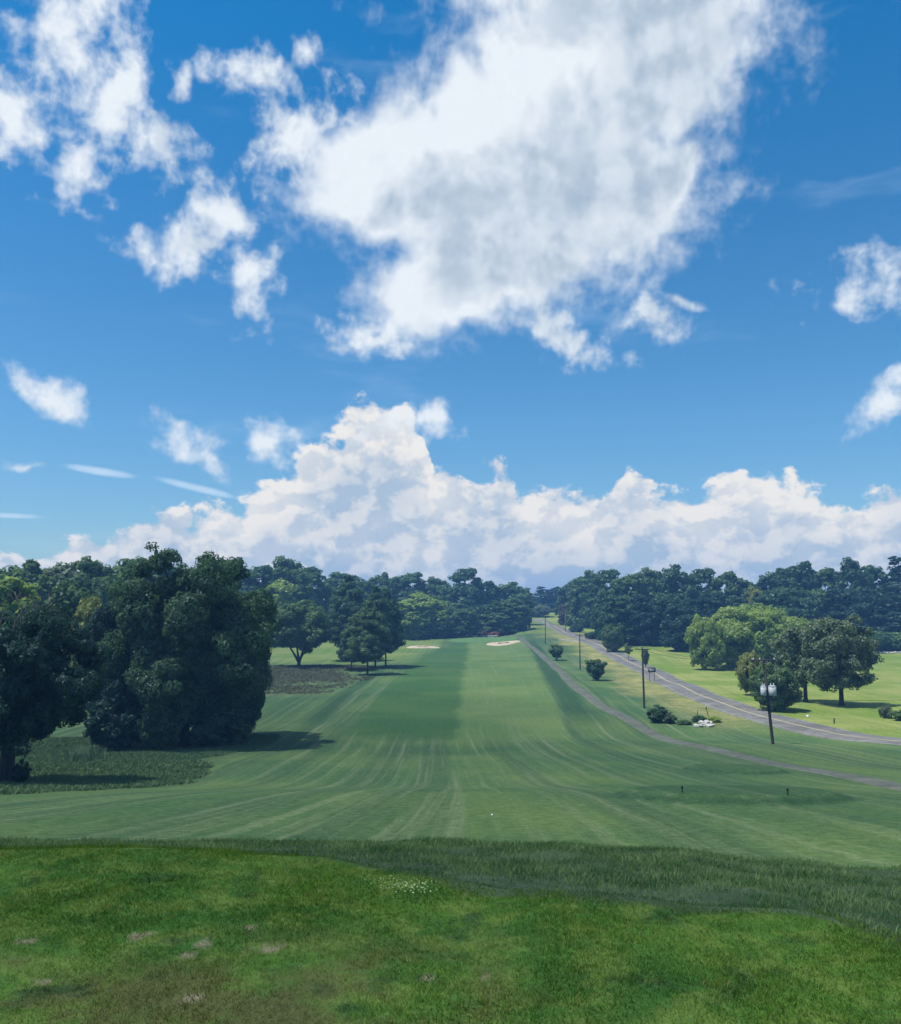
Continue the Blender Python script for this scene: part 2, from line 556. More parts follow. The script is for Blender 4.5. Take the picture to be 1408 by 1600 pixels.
SIGNM = simple('sign_dark', (0.05, 0.055, 0.07), 0.5, 3.0, 0.2)
BRICKM = simple('brick_red', (0.30, 0.11, 0.08), 0.9, 3.0, 0.25)
ROOFG = simple('shingle_grey', (0.27, 0.26, 0.26), 0.9, 2.0, 0.2)
WHITEP = simple('white_paint', (0.72, 0.72, 0.70), 0.6, 2.0, 0.1)
GLASS = simple('window_glass', (0.03, 0.04, 0.05), 0.1, 1.0, 0.1)
BALL = simple('white_ball', (0.8, 0.8, 0.78), 0.4, 6.0, 0.05)
BLACKP = simple('black_marker', (0.015, 0.015, 0.017), 0.5)


def turf_colour(k, ground=True):
    """colour of the turf from its place in the world; blades and soil share it"""
    pos = k.node('ShaderNodeNewGeometry').outputs['Position']
    sp = k.node('ShaderNodeSeparateXYZ'); k.l.new(pos, sp.inputs[0])
    flat = k.node('ShaderNodeCombineXYZ'); k.l.new(sp.outputs[0], flat.inputs[0]); k.l.new(sp.outputs[1], flat.inputs[1])
    P = flat.outputs[0]
    near_a = k.noise(P, 0.9, 4.0, 0.6)
    near_b = k.noise(P, 3.3, 4.0, 0.62)
    near_c = k.noise(k.vmath('ADD', P, (31, 7, 0)), 1.5, 5.0, 0.65)
    c = k.mix(k.rng(near_a, 0.35, 0.66), (0.028, 0.088, 0.018), (0.058, 0.128, 0.022))
    c = k.mix(k.math('MULTIPLY', k.rng(near_b, 0.45, 0.62), 0.7), c, (0.092, 0.150, 0.034))
    # worn, brownish area towards the near left
    worn = k.math('MULTIPLY', k.rng(sp.outputs[1], 5.2, 4.0), k.rng(sp.outputs[0], 1.0, -0.4))
    worn = k.math('MULTIPLY', worn, k.rng(near_c, 0.42, 0.6))
    c = k.mix(k.math('MULTIPLY', worn, 0.75), c, (0.068, 0.066, 0.030))
    dk = k.rng(k.noise(k.vmath('ADD', P, (3, 17, 0)), 2.1, 4.0, 0.6), 0.55, 0.7)
    c = k.mix(k.math('MULTIPLY', dk, 0.75), c, (0.016, 0.044, 0.020))
    return c, P, sp


def make_ground_mat():
    m, k, out = new_mat('turf')
    near, P, sp = turf_colour(k)
    Y = sp.outputs[1]
    u = k.attr('u')
    cv = k.node('ShaderNodeCombineXYZ'); k.l.new(u, cv.inputs[0]); k.l.new(k.math('MULTIPLY', Y, 0.012), cv.inputs[1])
    tracks = k.noise(cv.outputs[0], 1.15, 5.0, 0.72)
    cv2 = k.node('ShaderNodeCombineXYZ'); k.l.new(u, cv2.inputs[0]); k.l.new(k.math('MULTIPLY', Y, 0.012), cv2.inputs[1])
    bands = k.noise(cv2.outputs[0], 0.32, 2.0, 0.5)
    blot = k.noise(P, 0.045, 5.0, 0.6)
    fine = k.noise(P, 2.2, 5.0, 0.7)
    # mown rough
    mid = k.mix(k.rng(blot, 0.36, 0.64), (0.042, 0.098, 0.040), (0.085, 0.142, 0.046))
    mid = k.mix(k.math('MULTIPLY', k.rng(bands, 0.42, 0.62), 0.55), mid, (0.038, 0.078, 0.040))
    mid = k.mix(k.math('MULTIPLY', k.rng(tracks, 0.46, 0.72), 0.55), mid, (0.19, 0.225, 0.13))
    # fairway, its two halves mown in opposite directions
    fl = k.mix(k.rng(blot, 0.35, 0.65), (0.034, 0.088, 0.030), (0.054, 0.112, 0.034))
    fr = k.mix(k.rng(blot, 0.35, 0.65), (0.070, 0.132, 0.046), (0.106, 0.162, 0.054))
    fr = k.mix(k.math('MULTIPLY', k.rng(tracks, 0.48, 0.72), 0.5), fr, (0.14, 0.185, 0.095))
    fl = k.mix(k.math('MULTIPLY', k.rng(tracks, 0.56, 0.76), 0.35), fl, (0.075, 0.125, 0.062))
    fw = k.mix(k.attr('half'), fl, fr)
    mid = k.mix(k.attr('fair'), mid, fw)
    mid = k.mix(k.attr('green'), mid, (0.085, 0.165, 0.062))
    mdw = k.mix(k.rng(k.noise(P, 0.06, 5.0, 0.6), 0.38, 0.62), (0.125, 0.195, 0.036), (0.22, 0.25, 0.075))
    mdw = k.mix(k.math('MULTIPLY', k.rng(k.noise(cv2.outputs[0], 1.1, 3.0, 0.6), 0.5, 0.64), 0.35), mdw, (0.065, 0.12, 0.025))
    mid = k.mix(k.attr('meadow'), mid, mdw)
    dry = k.mix(k.rng(k.noise(P, 0.35, 4.0, 0.6), 0.35, 0.65), (0.17, 0.185, 0.055), (0.32, 0.285, 0.13))
    mid = k.mix(k.attr('dry'), mid, dry)
    rgh = k.mix(k.rng(k.noise(P, 0.25, 5.0, 0.65), 0.36, 0.64), (0.04, 0.085, 0.04), (0.085, 0.12, 0.05))
    mid = k.mix(k.attr('rough'), mid, rgh)
    mid = k.mix(k.attr('brown'), mid, k.mix(k.rng(fine, 0.3, 0.7), (0.058, 0.08, 0.045), (0.10, 0.112, 0.062)))
    mid = k.mix(k.attr('edge'), mid, (0.022, 0.060, 0.030))
    mid = k.mix(1.0, mid, k.mix(k.rng(fine, 0.25, 0.75), (0.66, 0.68, 0.66), (1.32, 1.3, 1.28)), 'MULTIPLY')
    grain = k.noise(P, 11.0, 4.0, 0.7)
    mid = k.mix(1.0, mid, k.mix(k.rng(grain, 0.3, 0.7), (0.7, 0.72, 0.7), (1.3, 1.28, 1.25)), 'MULTIPLY')
    c = k.mix(k.rng(Y, 9, 13), near, mid)
    # dark unmown strip below the crest of the near lawn
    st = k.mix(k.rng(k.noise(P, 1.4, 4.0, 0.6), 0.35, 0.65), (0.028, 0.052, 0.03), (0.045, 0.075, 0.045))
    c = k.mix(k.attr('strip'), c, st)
    c = k.mix(k.attr('bare'), c, k.mix(k.rng(fine, 0.3, 0.7), (0.11, 0.10, 0.065), (0.21, 0.195, 0.14)))
    p = k.node('ShaderNodeBsdfPrincipled')
    k.l.new(c, p.inputs['Base Color'])
    p.inputs['Roughness'].default_value = 0.95
    p.inputs['Specular IOR Level'].default_value = 0.1
    b = k.node('ShaderNodeBump'); b.inputs['Strength'].default_value = 0.7; b.inputs['Distance'].default_value = 0.12
    k.l.new(k.noise(P, 5.0, 5.0, 0.75), b.inputs['Height'])
    k.l.new(b.outputs[0], p.inputs['Normal'])
    k.l.new(p.outputs[0], out.inputs[0])
    return m


def make_blade_mat(name, strip=False, dark=False):
    m, k, out = new_mat(name)
    c, P, sp = turf_colour(k)
    if strip:
        c = k.mix(k.rng(k.noise(P, 1.4, 4.0, 0.6), 0.35, 0.65), (0.042, 0.100, 0.054), (0.115, 0.182, 0.108))
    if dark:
        c = k.mix(k.rng(k.noise(P, 1.4, 4.0, 0.6), 0.35, 0.65), (0.024, 0.068, 0.040), (0.042, 0.095, 0.052))  # soft shadow band along the crest, put into the blade colour
    tint = k.attr('tint'); tip = k.attr('tip')
    c = k.mix(1.0, c, k.mix(tint, (0.45, 0.55, 0.5), (1.75, 1.6, 1.2)), 'MULTIPLY')
    c = k.mix(k.rng(tint, 0.93, 0.97), c, (0.20, 0.18, 0.09) if not strip else (0.13, 0.14, 0.09))
    d = k.node('ShaderNodeBsdfDiffuse'); k.l.new(c, d.inputs[0])
    tr = k.node('ShaderNodeBsdfTranslucent'); k.l.new(k.mix(1.0, c, (1.1, 1.25, 0.6), 'MULTIPLY'), tr.inputs[0])
    mx = k.node('ShaderNodeMixShader'); mx.inputs[0].default_value = 0.35
    k.l.new(d.outputs[0], mx.inputs[1]); k.l.new(tr.outputs[0], mx.inputs[2])
    k.l.new(mx.outputs[0], out.inputs[0])
    return m


# ------------------------------------------------------------------ lines on the ground, as places in the world
def line_world(pts, n=160, poly=0):
    w = np.array([at(x, y) for x, y in pts])
    d = np.concatenate([[0], np.cumsum(np.hypot(*np.diff(w, axis=0).T))])
    fx, fy = pchip(d, w[:, 0]), pchip(d, w[:, 1])
    s_ = np.linspace(0, d[-1], n)
    x, y = fx(s_), fy(s_)
    if poly:
        q_ = s_ / d[-1] * 2 - 1
        return np.stack([np.polyval(np.polyfit(d / d[-1] * 2 - 1, w[:, 0], poly), q_), np.polyval(np.polyfit(d / d[-1] * 2 - 1, w[:, 1], poly), q_)], 1)
    ker = np.ones(9) / 9
    xp = np.concatenate([np.full(4, x[0]) - (x[4:0:-1] - x[0]), x, 2 * x[-1] - x[-2:-6:-1]])
    yp = np.concatenate([np.full(4, y[0]) - (y[4:0:-1] - y[0]), y, 2 * y[-1] - y[-2:-6:-1]])
    return np.stack([np.convolve(xp, ker, 'valid'), np.convolve(yp, ker, 'valid')], 1)


ROAD_PX = [(1640, 1177), (1500, 1172), (1408, 1161), (1300, 1147), (1197, 1122), (1130, 1098), (1060, 1070), (1000, 1043), (950, 1018), (905, 996), (872, 981), (846, 971), (829, 964)]
PATH_PX = [(1500, 1262), (1408, 1236), (1370, 1222), (1290, 1205), (1180, 1187), (1090, 1167), (1015, 1143), (965, 1118), (922, 1088), (882, 1055), (852, 1030), (832, 1010), (815, 998), (785, 993)]
ROAD = line_world(ROAD_PX, 200, 5)
PATH = line_world(PATH_PX, 160, 7)
# let the road run on beyond the brow
_d = (ROAD[-1] - ROAD[-12]); _d /= np.linalg.norm(_d)
ROAD = np.concatenate([ROAD, ROAD[-1] + _d * np.arange(4, 160, 4)[:, None]])


def dist_line(X, Y, L):
    best = np.full(X.shape, 1e9)
    for i in range(0, len(L), 2):
        best = np.minimum(best, (X - L[i, 0]) ** 2 + (Y - L[i, 1]) ** 2)
    return np.sqrt(best)


def sheet(name, L, half, lift, mat, off=0.0, edge=0.25):
    """a strip that follows a line over the ground, with sloped shoulders"""
    t = np.gradient(L, axis=0); t /= np.linalg.norm(t, axis=1)[:, None]
    nrm = np.stack([t[:, 1], -t[:, 0]], 1)
    offs = [(-half - edge, -0.12), (-half, lift), (-half * 0.5, lift + 0.015), (0, lift + 0.03), (half * 0.5, lift + 0.015), (half, lift), (half + edge, -0.12)] if edge else [(-half, lift), (half, lift)]
    zc = ground_z(L[:, 0], L[:, 1])
    rows = []
    for o, dz in offs:
        p = L + nrm * (off + o)
        rows.append(np.stack([p[:, 0], p[:, 1], zc + dz], 1))
    V = np.concatenate(rows); n = len(L)
    q = []
    for r in range(len(offs) - 1):
        i = np.arange(n - 1)
        q.append(np.stack([r * n + i, r * n + i + 1, (r + 1) * n + i + 1, (r + 1) * n + i], 1))
    return link(bpy.data.objects.new(name, np_mesh(name, V, np.concatenate(q), mat, True)))


# fairway outline over the distance
FL = pchip([100, 109, 120, 160, 247, 330, 365, 1000], [-13.0, -13.2, -13.6, -13.6, -11.5, -4.5, 0.0, 2])
FR = pchip([100, 112, 160, 223, 300, 365, 1000], [14.5, 15.0, 18.5, 22.5, 27.0, 29.5, 30])
FM = pchip([100, 110, 200, 370, 1000], [0.6, 0.7, 2.6, 7.2, 9])
BUNKERS = [(786, 1006, 6.6, 5.5, 0.0), (660, 1012, 5.6, 3.4, 0.1)]


def build_ground():
    s_ = np.concatenate([np.linspace(-1.6, -0.64, 22)[:-1], np.linspace(-0.64, 0.64, 500), np.linspace(0.64, 1.6, 22)[1:]])
    ys = [np.linspace(-80, 2.6, 16)[:-1], np.arange(2.6, 11, 0.06), np.arange(11, 25, 0.35)]
    y = 25.0; g = []
    while y < 120:
        g.append(y); y *= 1.0085
    ys += [np.array(g), np.arange(y, 480, 2.2), np.geomspace(482, 1650, 34)]
    yy = np.concatenate(ys)
    Y, S = np.meshgrid(yy, s_, indexing='ij')
    X = S * (np.maximum(Y, 0) + 3.0 + np.maximum(0, 40 - Y) * 0.0)
    wide = np.abs(S) > 0.64
    X = np.where(wide, np.sign(S) * (0.64 * (np.maximum(Y, 0) + 3.0) + (np.abs(S) - 0.64) * (np.maximum(Y, 0) + 120)), X)
    Z = ground_z(X, Y)
    wv = wobble(X, Y, 17, 3)
    A = {}
    xm = FM(np.maximum(Y, 100))
    # stripe coordinate: mowing lines run along the fairway, then fan out a little towards the tee
    fan = 1 + 0.25 * ss(60, 25, Y)
    A['u'] = (X - xm) / fan + 1.2 * wobble(X, Y, 90, 6) + ss(75, 30, Y) * 0.05 * (X - xm) ** 2 * 0.1
    inf = ss(-0.35, 0.35, X - FL(Y)) * ss(-0.35, 0.35, FR(Y) - X) * ss(102, 119, Y + 2.5 * wobble(X, Y, 23, 2)) * (1 - ss(362, 372, Y))
    A['fair'] = inf
    A['half'] = ss(-0.9, 0.9, X - xm + 0.5 * wobble(X, Y, 14, 4))
    A['edge'] = np.clip(ss(0.3, 1.2, X - FR(Y)) * (1 - ss(4.0, 5.5, X - FR(Y))) * ss(115, 150, Y) * (1 - ss(350, 370, Y)) * 0.8, 0, 1)
    A['edge'] = np.maximum(A['edge'], 0.8 * ss(0.3, 2, FL(Y) - 4 - X) * (1 - ss(3.0, 5.0, FL(Y) - 4 - X)) * ss(115, 140, Y) * (1 - ss(230, 260, Y)))
    r = np.sqrt(((X - 14) / 15) ** 2 + ((Y - 382) / 15) ** 2)
    A['green'] = 1 - ss(0.95, 1.02, r)
    for cx, cy_, rx, ry in ((12.6, 41.0, 5.0, 4.2), (22.0, 70.0, 3.5, 5.0)):
        rr = np.sqrt(((X - cx) / rx) ** 2 + ((Y - cy_) / ry) ** 2)
        A['edge'] = np.maximum(A['edge'], 0.5 * (1 - ss(0.8, 0.88, rr)) + 0.8 * np.exp(-((rr - 1.0) / 0.1) ** 2))
    A['edge'] = np.clip(A['edge'], 0, 1)
    dr = dist_line(X, Y, ROAD)
    side = np.interp(Y, ROAD[::-1, 1] if ROAD[0, 1] > ROAD[-1, 1] else ROAD[:, 1], ROAD[::-1, 0] if ROAD[0, 1] > ROAD[-1, 1] else ROAD[:, 0])
    right = ss(-1, 1, X - side)
    A['meadow'] = right * ss(95, 112, Y)
    # the far end left of the fairway is the same lush meadow grass
    A['meadow'] = np.maximum(A['meadow'], 0.55 * ss(395, 410, Y) * (1 - right))
    A['meadow'] = np.maximum(A['meadow'], 0.5 * ss(255, 285, Y) * ss(0, 8, FL(Y) - X) * ss(-160, -130, X))
    A['dry'] = np.clip((1 - right) * (1 - ss(6.0, 16.0, dr + 3.0 * wv)) * ss(112, 140, Y) * (1 - ss(380, 430, Y)) * (0.75 + 0.25 * wobble(X, Y, 9, 5)), 0, 1)
    A['dry'] = np.maximum(A['dry'], 0.5 * right * ss(25, 60, X - side) * (0.5 + 0.5 * wobble(X, Y, 14, 2)) * ss(100, 130, Y) * (1 - ss(200, 240, Y)))
    A['dry'] = np.clip(A['dry'], 0, 1)
    # unmown ground under the trees at the left
    lb = pchip([30, 45, 52, 60, 72, 84, 92, 100, 140, 1000], [-60, -21.5, -20.5, -18.5, -18.8, -22.5, -22.5, -20, -26, -40])
    A['rough'] = ss(-0.4, 0.4, lb(Y) - X + 0.8 * wobble(X, Y, 6, 1)) * (1 - ss(104, 116, Y)) * ss(40, 46, Y)
    A['brown'] = np.clip(ss(0, 12, -17 - X + 5 * wv) * ss(160, 196, Y + 9 * wv) * (1 - ss(232, 258, Y + 6 * wv)) * ss(-75, -60, X), 0, 1) * 0.6
    # dark strip under the crest
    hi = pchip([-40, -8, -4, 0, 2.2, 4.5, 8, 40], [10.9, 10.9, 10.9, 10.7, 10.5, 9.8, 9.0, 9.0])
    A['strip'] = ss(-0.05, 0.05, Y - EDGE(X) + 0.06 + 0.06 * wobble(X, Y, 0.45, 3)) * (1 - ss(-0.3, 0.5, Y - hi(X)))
    bare = np.zeros_like(X)
    for px, py, rad in BARE:
        bx, by = at(px, py)
        rr = np.hypot((X - bx) / 1.7, Y - by) / rad
        bare = np.maximum(bare, 1 - ss(0.55, 1.1, rr + 0.35 * wobble(X, Y, 0.09, 5)))
    A['bare'] = bare
    nr, nc = X.shape
    idx = np.arange(nr * nc).reshape(nr, nc)
    q = np.stack([idx[:-1, :-1].ravel(), idx[:-1, 1:].ravel(), idx[1:, 1:].ravel(), idx[1:, :-1].ravel()], 1)
    me = np_mesh('ground', np.stack([X.ravel(), Y.ravel(), Z.ravel()], 1), q, make_ground_mat(), True, {k_: v.ravel() for k_, v in A.items()})
    return tag(link(bpy.data.objects.new('ground', me)), kind='structure')


BARE = [(38, 1474, 0.045), (213, 1466, 0.055), (418, 1483, 0.045), (390, 1452, 0.035), (320, 1476, 0.04), (777, 1466, 0.022), (670, 1530, 0.03), (292, 1498, 0.03), (60, 1540, 0.03), (300, 1560, 0.035), (760, 1525, 0.02)]
build_ground()


def asphalt(name, col, grassy=False):
    m, k, out = new_mat(name)
    pos = k.node('ShaderNodeNewGeometry').outputs['Position']
    n = k.noise(pos, 0.25, 5.0, 0.6); n2 = k.noise(pos, 14.0, 3.0, 0.7)
    c = k.mix(k.rng(n, 0.35, 0.65), tuple(v * 0.8 for v in col), tuple(v * 1.2 for v in col))
    c = k.mix(1.0, c, k.mix(n2, (0.7, 0.7, 0.7), (1.3, 1.3, 1.3)), 'MULTIPLY')
    # patches, long cracks and worn spots
    c = k.mix(k.math('MULTIPLY', k.rng(k.noise(pos, 0.11, 4.0, 0.65), 0.54, 0.6), 0.35), c, tuple(v * 0.6 for v in col))
    vo = k.node('ShaderNodeTexVoronoi', feature='DISTANCE_TO_EDGE'); vo.inputs['Scale'].default_value = 0.35
    k.l.new(k.vmath('ADD', pos, k.vmath('SCALE', k.noise(pos, 0.8, 3.0, 0.6, out=1), scale=1.5)), vo.inputs['Vector'])
    c = k.mix(k.rng(vo.outputs[0], 0.03, 0.0), c, tuple(v * 0.35 for v in col))
    if grassy:
        c = k.mix(k.math('MULTIPLY', k.rng(k.noise(pos, 0.9, 5.0, 0.7), 0.5, 0.62), 0.65), c, (0.07, 0.115, 0.05))
    p = k.node('ShaderNodeBsdfPrincipled'); k.l.new(c, p.inputs['Base Color'])
    p.inputs['Roughness'].default_value = 0.85
    p.inputs['Specular IOR Level'].default_value = 0.25
    k.l.new(p.outputs[0], out.inputs[0])
    return m


road = tag(sheet('road', ROAD, 3.6, 0.09, asphalt('road_asphalt', (0.15, 0.148, 0.138))), kind='structure')
for off in (-0.13, 0.13):
    tag(sheet('centre_line', ROAD[:-2], 0.07, 0.125, simple('road_yellow', (0.46, 0.39, 0.22), 0.7, 1.0, 0.1), off, 0), kind='structure').parent = road
for off in (-3.3, 3.3):
    tag(sheet('edge_line', ROAD[:-2], 0.06, 0.098, simple('road_white', (0.30, 0.30, 0.30), 0.7, 0.5, 0.35), off, 0), kind='structure').parent = road
tag(sheet('cart_path', PATH, 1.0, 0.05, asphalt('path_asphalt', (0.105, 0.108, 0.09), True), edge=0.3), kind='structure')
DRIVE = line_world([(878, 1001 - 2), (905, 1002), (930, 1004), (960, 1006), (1000, 1007)], 40)
tag(sheet('driveway', DRIVE, 1.4, 0.06, asphalt('drive_gravel', (0.26, 0.25, 0.23)), edge=0.3), kind='structure')
DRIVE2 = line_world([(845, 978), (858, 978), (872, 978.5)], 24)
tag(sheet('driveway', DRIVE2, 1.4, 0.06, MATS['drive_gravel'], edge=0.3), kind='structure')

# sand bunkers, shallow bowls with a raised lip
for i, (px, py, rx, ry, rot) in enumerate(BUNKERS):
    bx, by = at(px, py)
    th = np.linspace(0, 2 * math.pi, 48, endpoint=False)
    wob = 1 + 0.12 * np.sin(2 * th + i) + 0.08 * np.sin(3 * th + 2 * i)
    V = []; rs = (0.0, 0.35, 0.7, 0.95, 1.05)
    for r in rs[1:]:
        x = bx + rx * r * wob * np.cos(th); y = by + ry * r * wob * np.sin(th)
        z = ground_z(x, y) + (0.34 - 0.02 * r if r < 0.9 else (0.26 if r < 1 else -0.1)) + 0.25 * ss(-0.2, 1, np.sin(th)) * (r if r < 1 else 0.3)
        V.append(np.stack([x, y, z], 1))
    V = np.concatenate(V + [np.array([[bx, by, float(ground_z(bx, by)) + 0.34]])])
    n = 48; q = []
    for r in range(len(rs) - 2):
        for j in range(n):
            q.append((r * n + j, r * n + (j + 1) % n, (r + 1) * n + (j + 1) % n, (r + 1) * n + j))
    t = [(len(V) - 1, j, (j + 1) % n) for j in range(n)]
    o = link(bpy.data.objects.new('sand_bunker', np_mesh('sand_bunker', V, [np.array(q), np.array(t)], SAND, True)))
    tag(o, ['pale sand bunker at the front right of the green beside the path', 'narrow pale sand bunker on the slope left of the green'][i], 'bunker', 'sand bunkers by the green')
# ------------------------------------------------------------------ trees
def unit(rs, n):
    v = rs.normal(size=(n, 3)); return v / np.linalg.norm(v, axis=1)[:, None]


def leaf_cards(rs, C, N, size, tint):
    """kite-shaped leaf sprays at C with normals N; returns verts, quads, tint"""
    n = len(C)
    a = np.cross(N, unit(rs, n)); a /= (np.linalg.norm(a, axis=1)[:, None] + 1e-9)
    b = np.cross(N, a)
    s_ = size * rs.uniform(0.6, 1.35, n)[:, None]
    asp = rs.uniform(0.55, 0.95, n)[:, None]
    bend = N * s_ * rs.uniform(-0.25, 0.25, n)[:, None]
    p0 = C - a * s_ * 0.5
    p1 = C + b * s_ * 0.5 * asp + bend - a * s_ * rs.uniform(-0.2, 0.2, n)[:, None]
    p2 = C + a * s_ * 0.55
    p3 = C - b * s_ * 0.5 * asp + bend + a * s_ * rs.uniform(-0.2, 0.2, n)[:, None]
    V = np.stack([p0, p1, p2, p3], 1).reshape(-1, 3)
    q = np.arange(4 * n).reshape(n, 4)
    return V, q, np.repeat(tint, 4)


def lobes_round(rs, n, R, z0, z1, top=1.0, flat=0.0, rad=(0.26, 0.42), spread=(0.60, 0.86)):
    """lobe centres and radii of a broad crown between z0 and z1"""
    zc = z0 + (z1 - z0) * 0.47; hz = (z1 - z0) / 2
    C = []; r = []
    # golden-angle spread over the shell so that the outline stays full, then jitter
    for i in range(n):
        u = 1 - 2 * (i + 0.5) / n
        u = max(-0.93, min(0.97, u + rs.uniform(-0.12, 0.12)))
        ph = i * 2.39996 + rs.uniform(-0.5, 0.5)
        q = math.sqrt(1 - u * u)
        if u < 0: q = q ** (1 - flat)
        k_ = rs.uniform(*spread)
        C.append((math.cos(ph) * q * R * k_, math.sin(ph) * q * R * k_, zc + u * hz * k_ * 1.06 * (top if u > 0 else 1)))
        r.append(R * rs.uniform(*rad))
    for i in range(max(4, n // 5)):
        v = unit(rs, 1)[0] * rs.uniform(0, 0.6)
        C.append((v[0] * R, v[1] * R, zc + v[2] * hz)); r.append(R * 0.42)
    C = np.array(C); r = np.array(r)
    r = np.minimum(r, 0.62 * hz + 0 * r)
    return C, r, np.ones(len(C)) * 0.8


def lobes_layer(rs, n, R, z0, z1, power=0.8, topw=0.25):
    """shelves of foliage, one above the other (pine / larch habit)"""
    C = []; r = []; f = []
    for i in range(n):
        t = (i + 0.5) / n
        w = R * (1 - t) ** power * (0.55 + 0.45 * min(1, t * 5)) + R * topw * 0.35
        ph = i * 2.39996 + rs.uniform(-0.4, 0.4)
        k_ = rs.uniform(0.15, 0.72)
        z = z0 + (z1 - z0) * t + rs.uniform(-0.02, 0.02) * (z1 - z0)
        C.append((math.cos(ph) * w * k_, math.sin(ph) * w * k_, z)); r.append(max(0.13 * R, w * rs.uniform(0.42, 0.6))); f.append(rs.uniform(0.42, 0.68))
    return np.array(C), np.array(r), np.array(f)


def crown_mesh(name, seed, lob, dens, leaf, mat, hang=0.0, core=0.25):
    rs = np.random.RandomState(seed)
    C, r, fl = lob
    ctr = C.mean(0)
    cs, ns, ts = [], [], []
    cs2, ns2 = [], []
    subs = []
    for c, rad, f in zip(C, r, fl):
        out = (c - ctr); out = out / (np.linalg.norm(out) + 1e-6)
        m = rs.randint(8, 13)
        for d in unit(rs, m * 2):
            if d @ out < -0.25 and d[2] < 0.3: continue
            k_ = rs.uniform(0.55, 0.9) if rs.rand() < 0.88 else rs.uniform(0.95, 1.12)
            subs.append((c + d * rad * k_ * np.array([1, 1, f]), rad * rs.uniform(0.26, 0.5), max(f, 0.55), out * 0.5 + d * 0.5))
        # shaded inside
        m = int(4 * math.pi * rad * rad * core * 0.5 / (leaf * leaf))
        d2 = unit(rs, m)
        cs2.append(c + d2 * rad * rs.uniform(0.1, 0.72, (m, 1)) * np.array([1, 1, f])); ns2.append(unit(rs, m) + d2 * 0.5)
    for c, rad, f, out in subs:
        n = max(6, int(4 * math.pi * rad * rad * dens * 1.5 / (leaf * leaf)))
        d = unit(rs, n)
        keep = ((d @ out) > rs.uniform(-0.8, 0.1, n)) | (d[:, 2] > 0.5)
        d = d[keep]; n = len(d)
        if n == 0: continue
        rr = rad * (1 - np.abs(rs.normal(0, 0.16, n))) * rs.uniform(0.9, 1.12, n)
        P = c + d * rr[:, None] * np.array([1, 1, f])
        P[:, 2] -= hang * rs.uniform(0, 1, n) ** 2
        N = d + out * 0.3 + np.array([0, 0, 0.3]) + unit(rs, n) * 0.7
        N /= np.linalg.norm(N, axis=1)[:, None]
        lt = rs.uniform(0.1, 0.9)
        cs.append(P); ns.append(N); ts.append(np.clip(lt + rs.normal(0, 0.18, n), 0, 1))
    P = np.concatenate(cs); N = np.concatenate(ns); T = np.concatenate(ts)
    V, q, t = leaf_cards(rs, P, N, leaf, T)
    P2 = np.concatenate(cs2); N2 = np.concatenate(ns2)
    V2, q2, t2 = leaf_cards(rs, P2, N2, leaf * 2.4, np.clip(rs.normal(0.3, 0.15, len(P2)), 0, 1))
    return np_mesh(name, np.concatenate([V, V2]), np.concatenate([q, q2 + len(V)]), mat, False, {'tint': np.concatenate([t, t2])})


def limb(mb, p0, p1, r0, r1, rs, bend=0.12, n=5, sides=7):
    p0 = np.asarray(p0, float); p1 = np.asarray(p1, float)
    L = np.linalg.norm(p1 - p0)
    t = np.linspace(0, 1, n)[:, None]
    P = p0 + (p1 - p0) * t + rs.normal(0, bend * L * 0.3, (n, 3)) * np.sin(t * math.pi) + np.array([0, 0, bend * L]) * np.sin(t * math.pi) * 0.6
    mb.tube(P, np.linspace(r0, r1, n), sides)


def trunk_mesh(name, seed, lob, H, r0, fork, lean=0.0, stems=1):
    rs = np.random.RandomState(seed + 77)
    mb = MB(); C = lob[0]
    top = np.array([lean, 0, fork])
    if stems == 1:
        mb.tube([(0, 0, -0.4), (0, 0, 0), (0.02, 0.01, fork * 0.12), (lean * 0.4, 0.0, fork * 0.5), top, (lean * 1.3, 0, fork + (H - fork) * 0.4), (lean * 1.5, 0.1, fork + (H - fork) * 0.8)],
                [r0 * 1.5, r0 * 1.35, r0 * 1.02, r0 * 0.9, r0 * 0.8, r0 * 0.45, r0 * 0.1], 10)
        starts = [top + np.array([0, 0, (H - fork) * 0.4 * rs.uniform(-0.1, 1)]) for _ in range(40)]
    else:
        starts = []
        for i in range(stems):
            a = i * 2 * math.pi / stems + rs.uniform(-0.3, 0.3) + 0.35
            e = np.array([math.cos(a) * fork * 0.75, math.sin(a) * fork * 0.5, fork * 1.7])
            mb.tube([(0, 0, -0.4), (0, 0, 0.0), (math.cos(a) * 0.1, math.sin(a) * 0.1, fork * 0.4), e * np.array([0.6, 0.6, 0.7]), e, e * np.array([1.5, 1.5, 1.6])], [r0 * 1.2, r0, r0 * 0.85, r0 * 0.6, r0 * 0.45, r0 * 0.15], 8)
            starts.append(e)
        starts = starts * 20
    order = rs.permutation(len(C))[:18]
    for j, i in enumerate(order):
        s_ = starts[j]
        if C[i][2] < s_[2] - 1.0 and C[i][2] < fork: s_ = np.array([lean * 0.8, 0, max(fork * 0.75, C[i][2] - 0.5)])
        limb(mb, s_, C[i], r0 * 0.34, r0 * 0.06, rs)
    return mb.mesh(name, BARK, True)


PROTO = {}


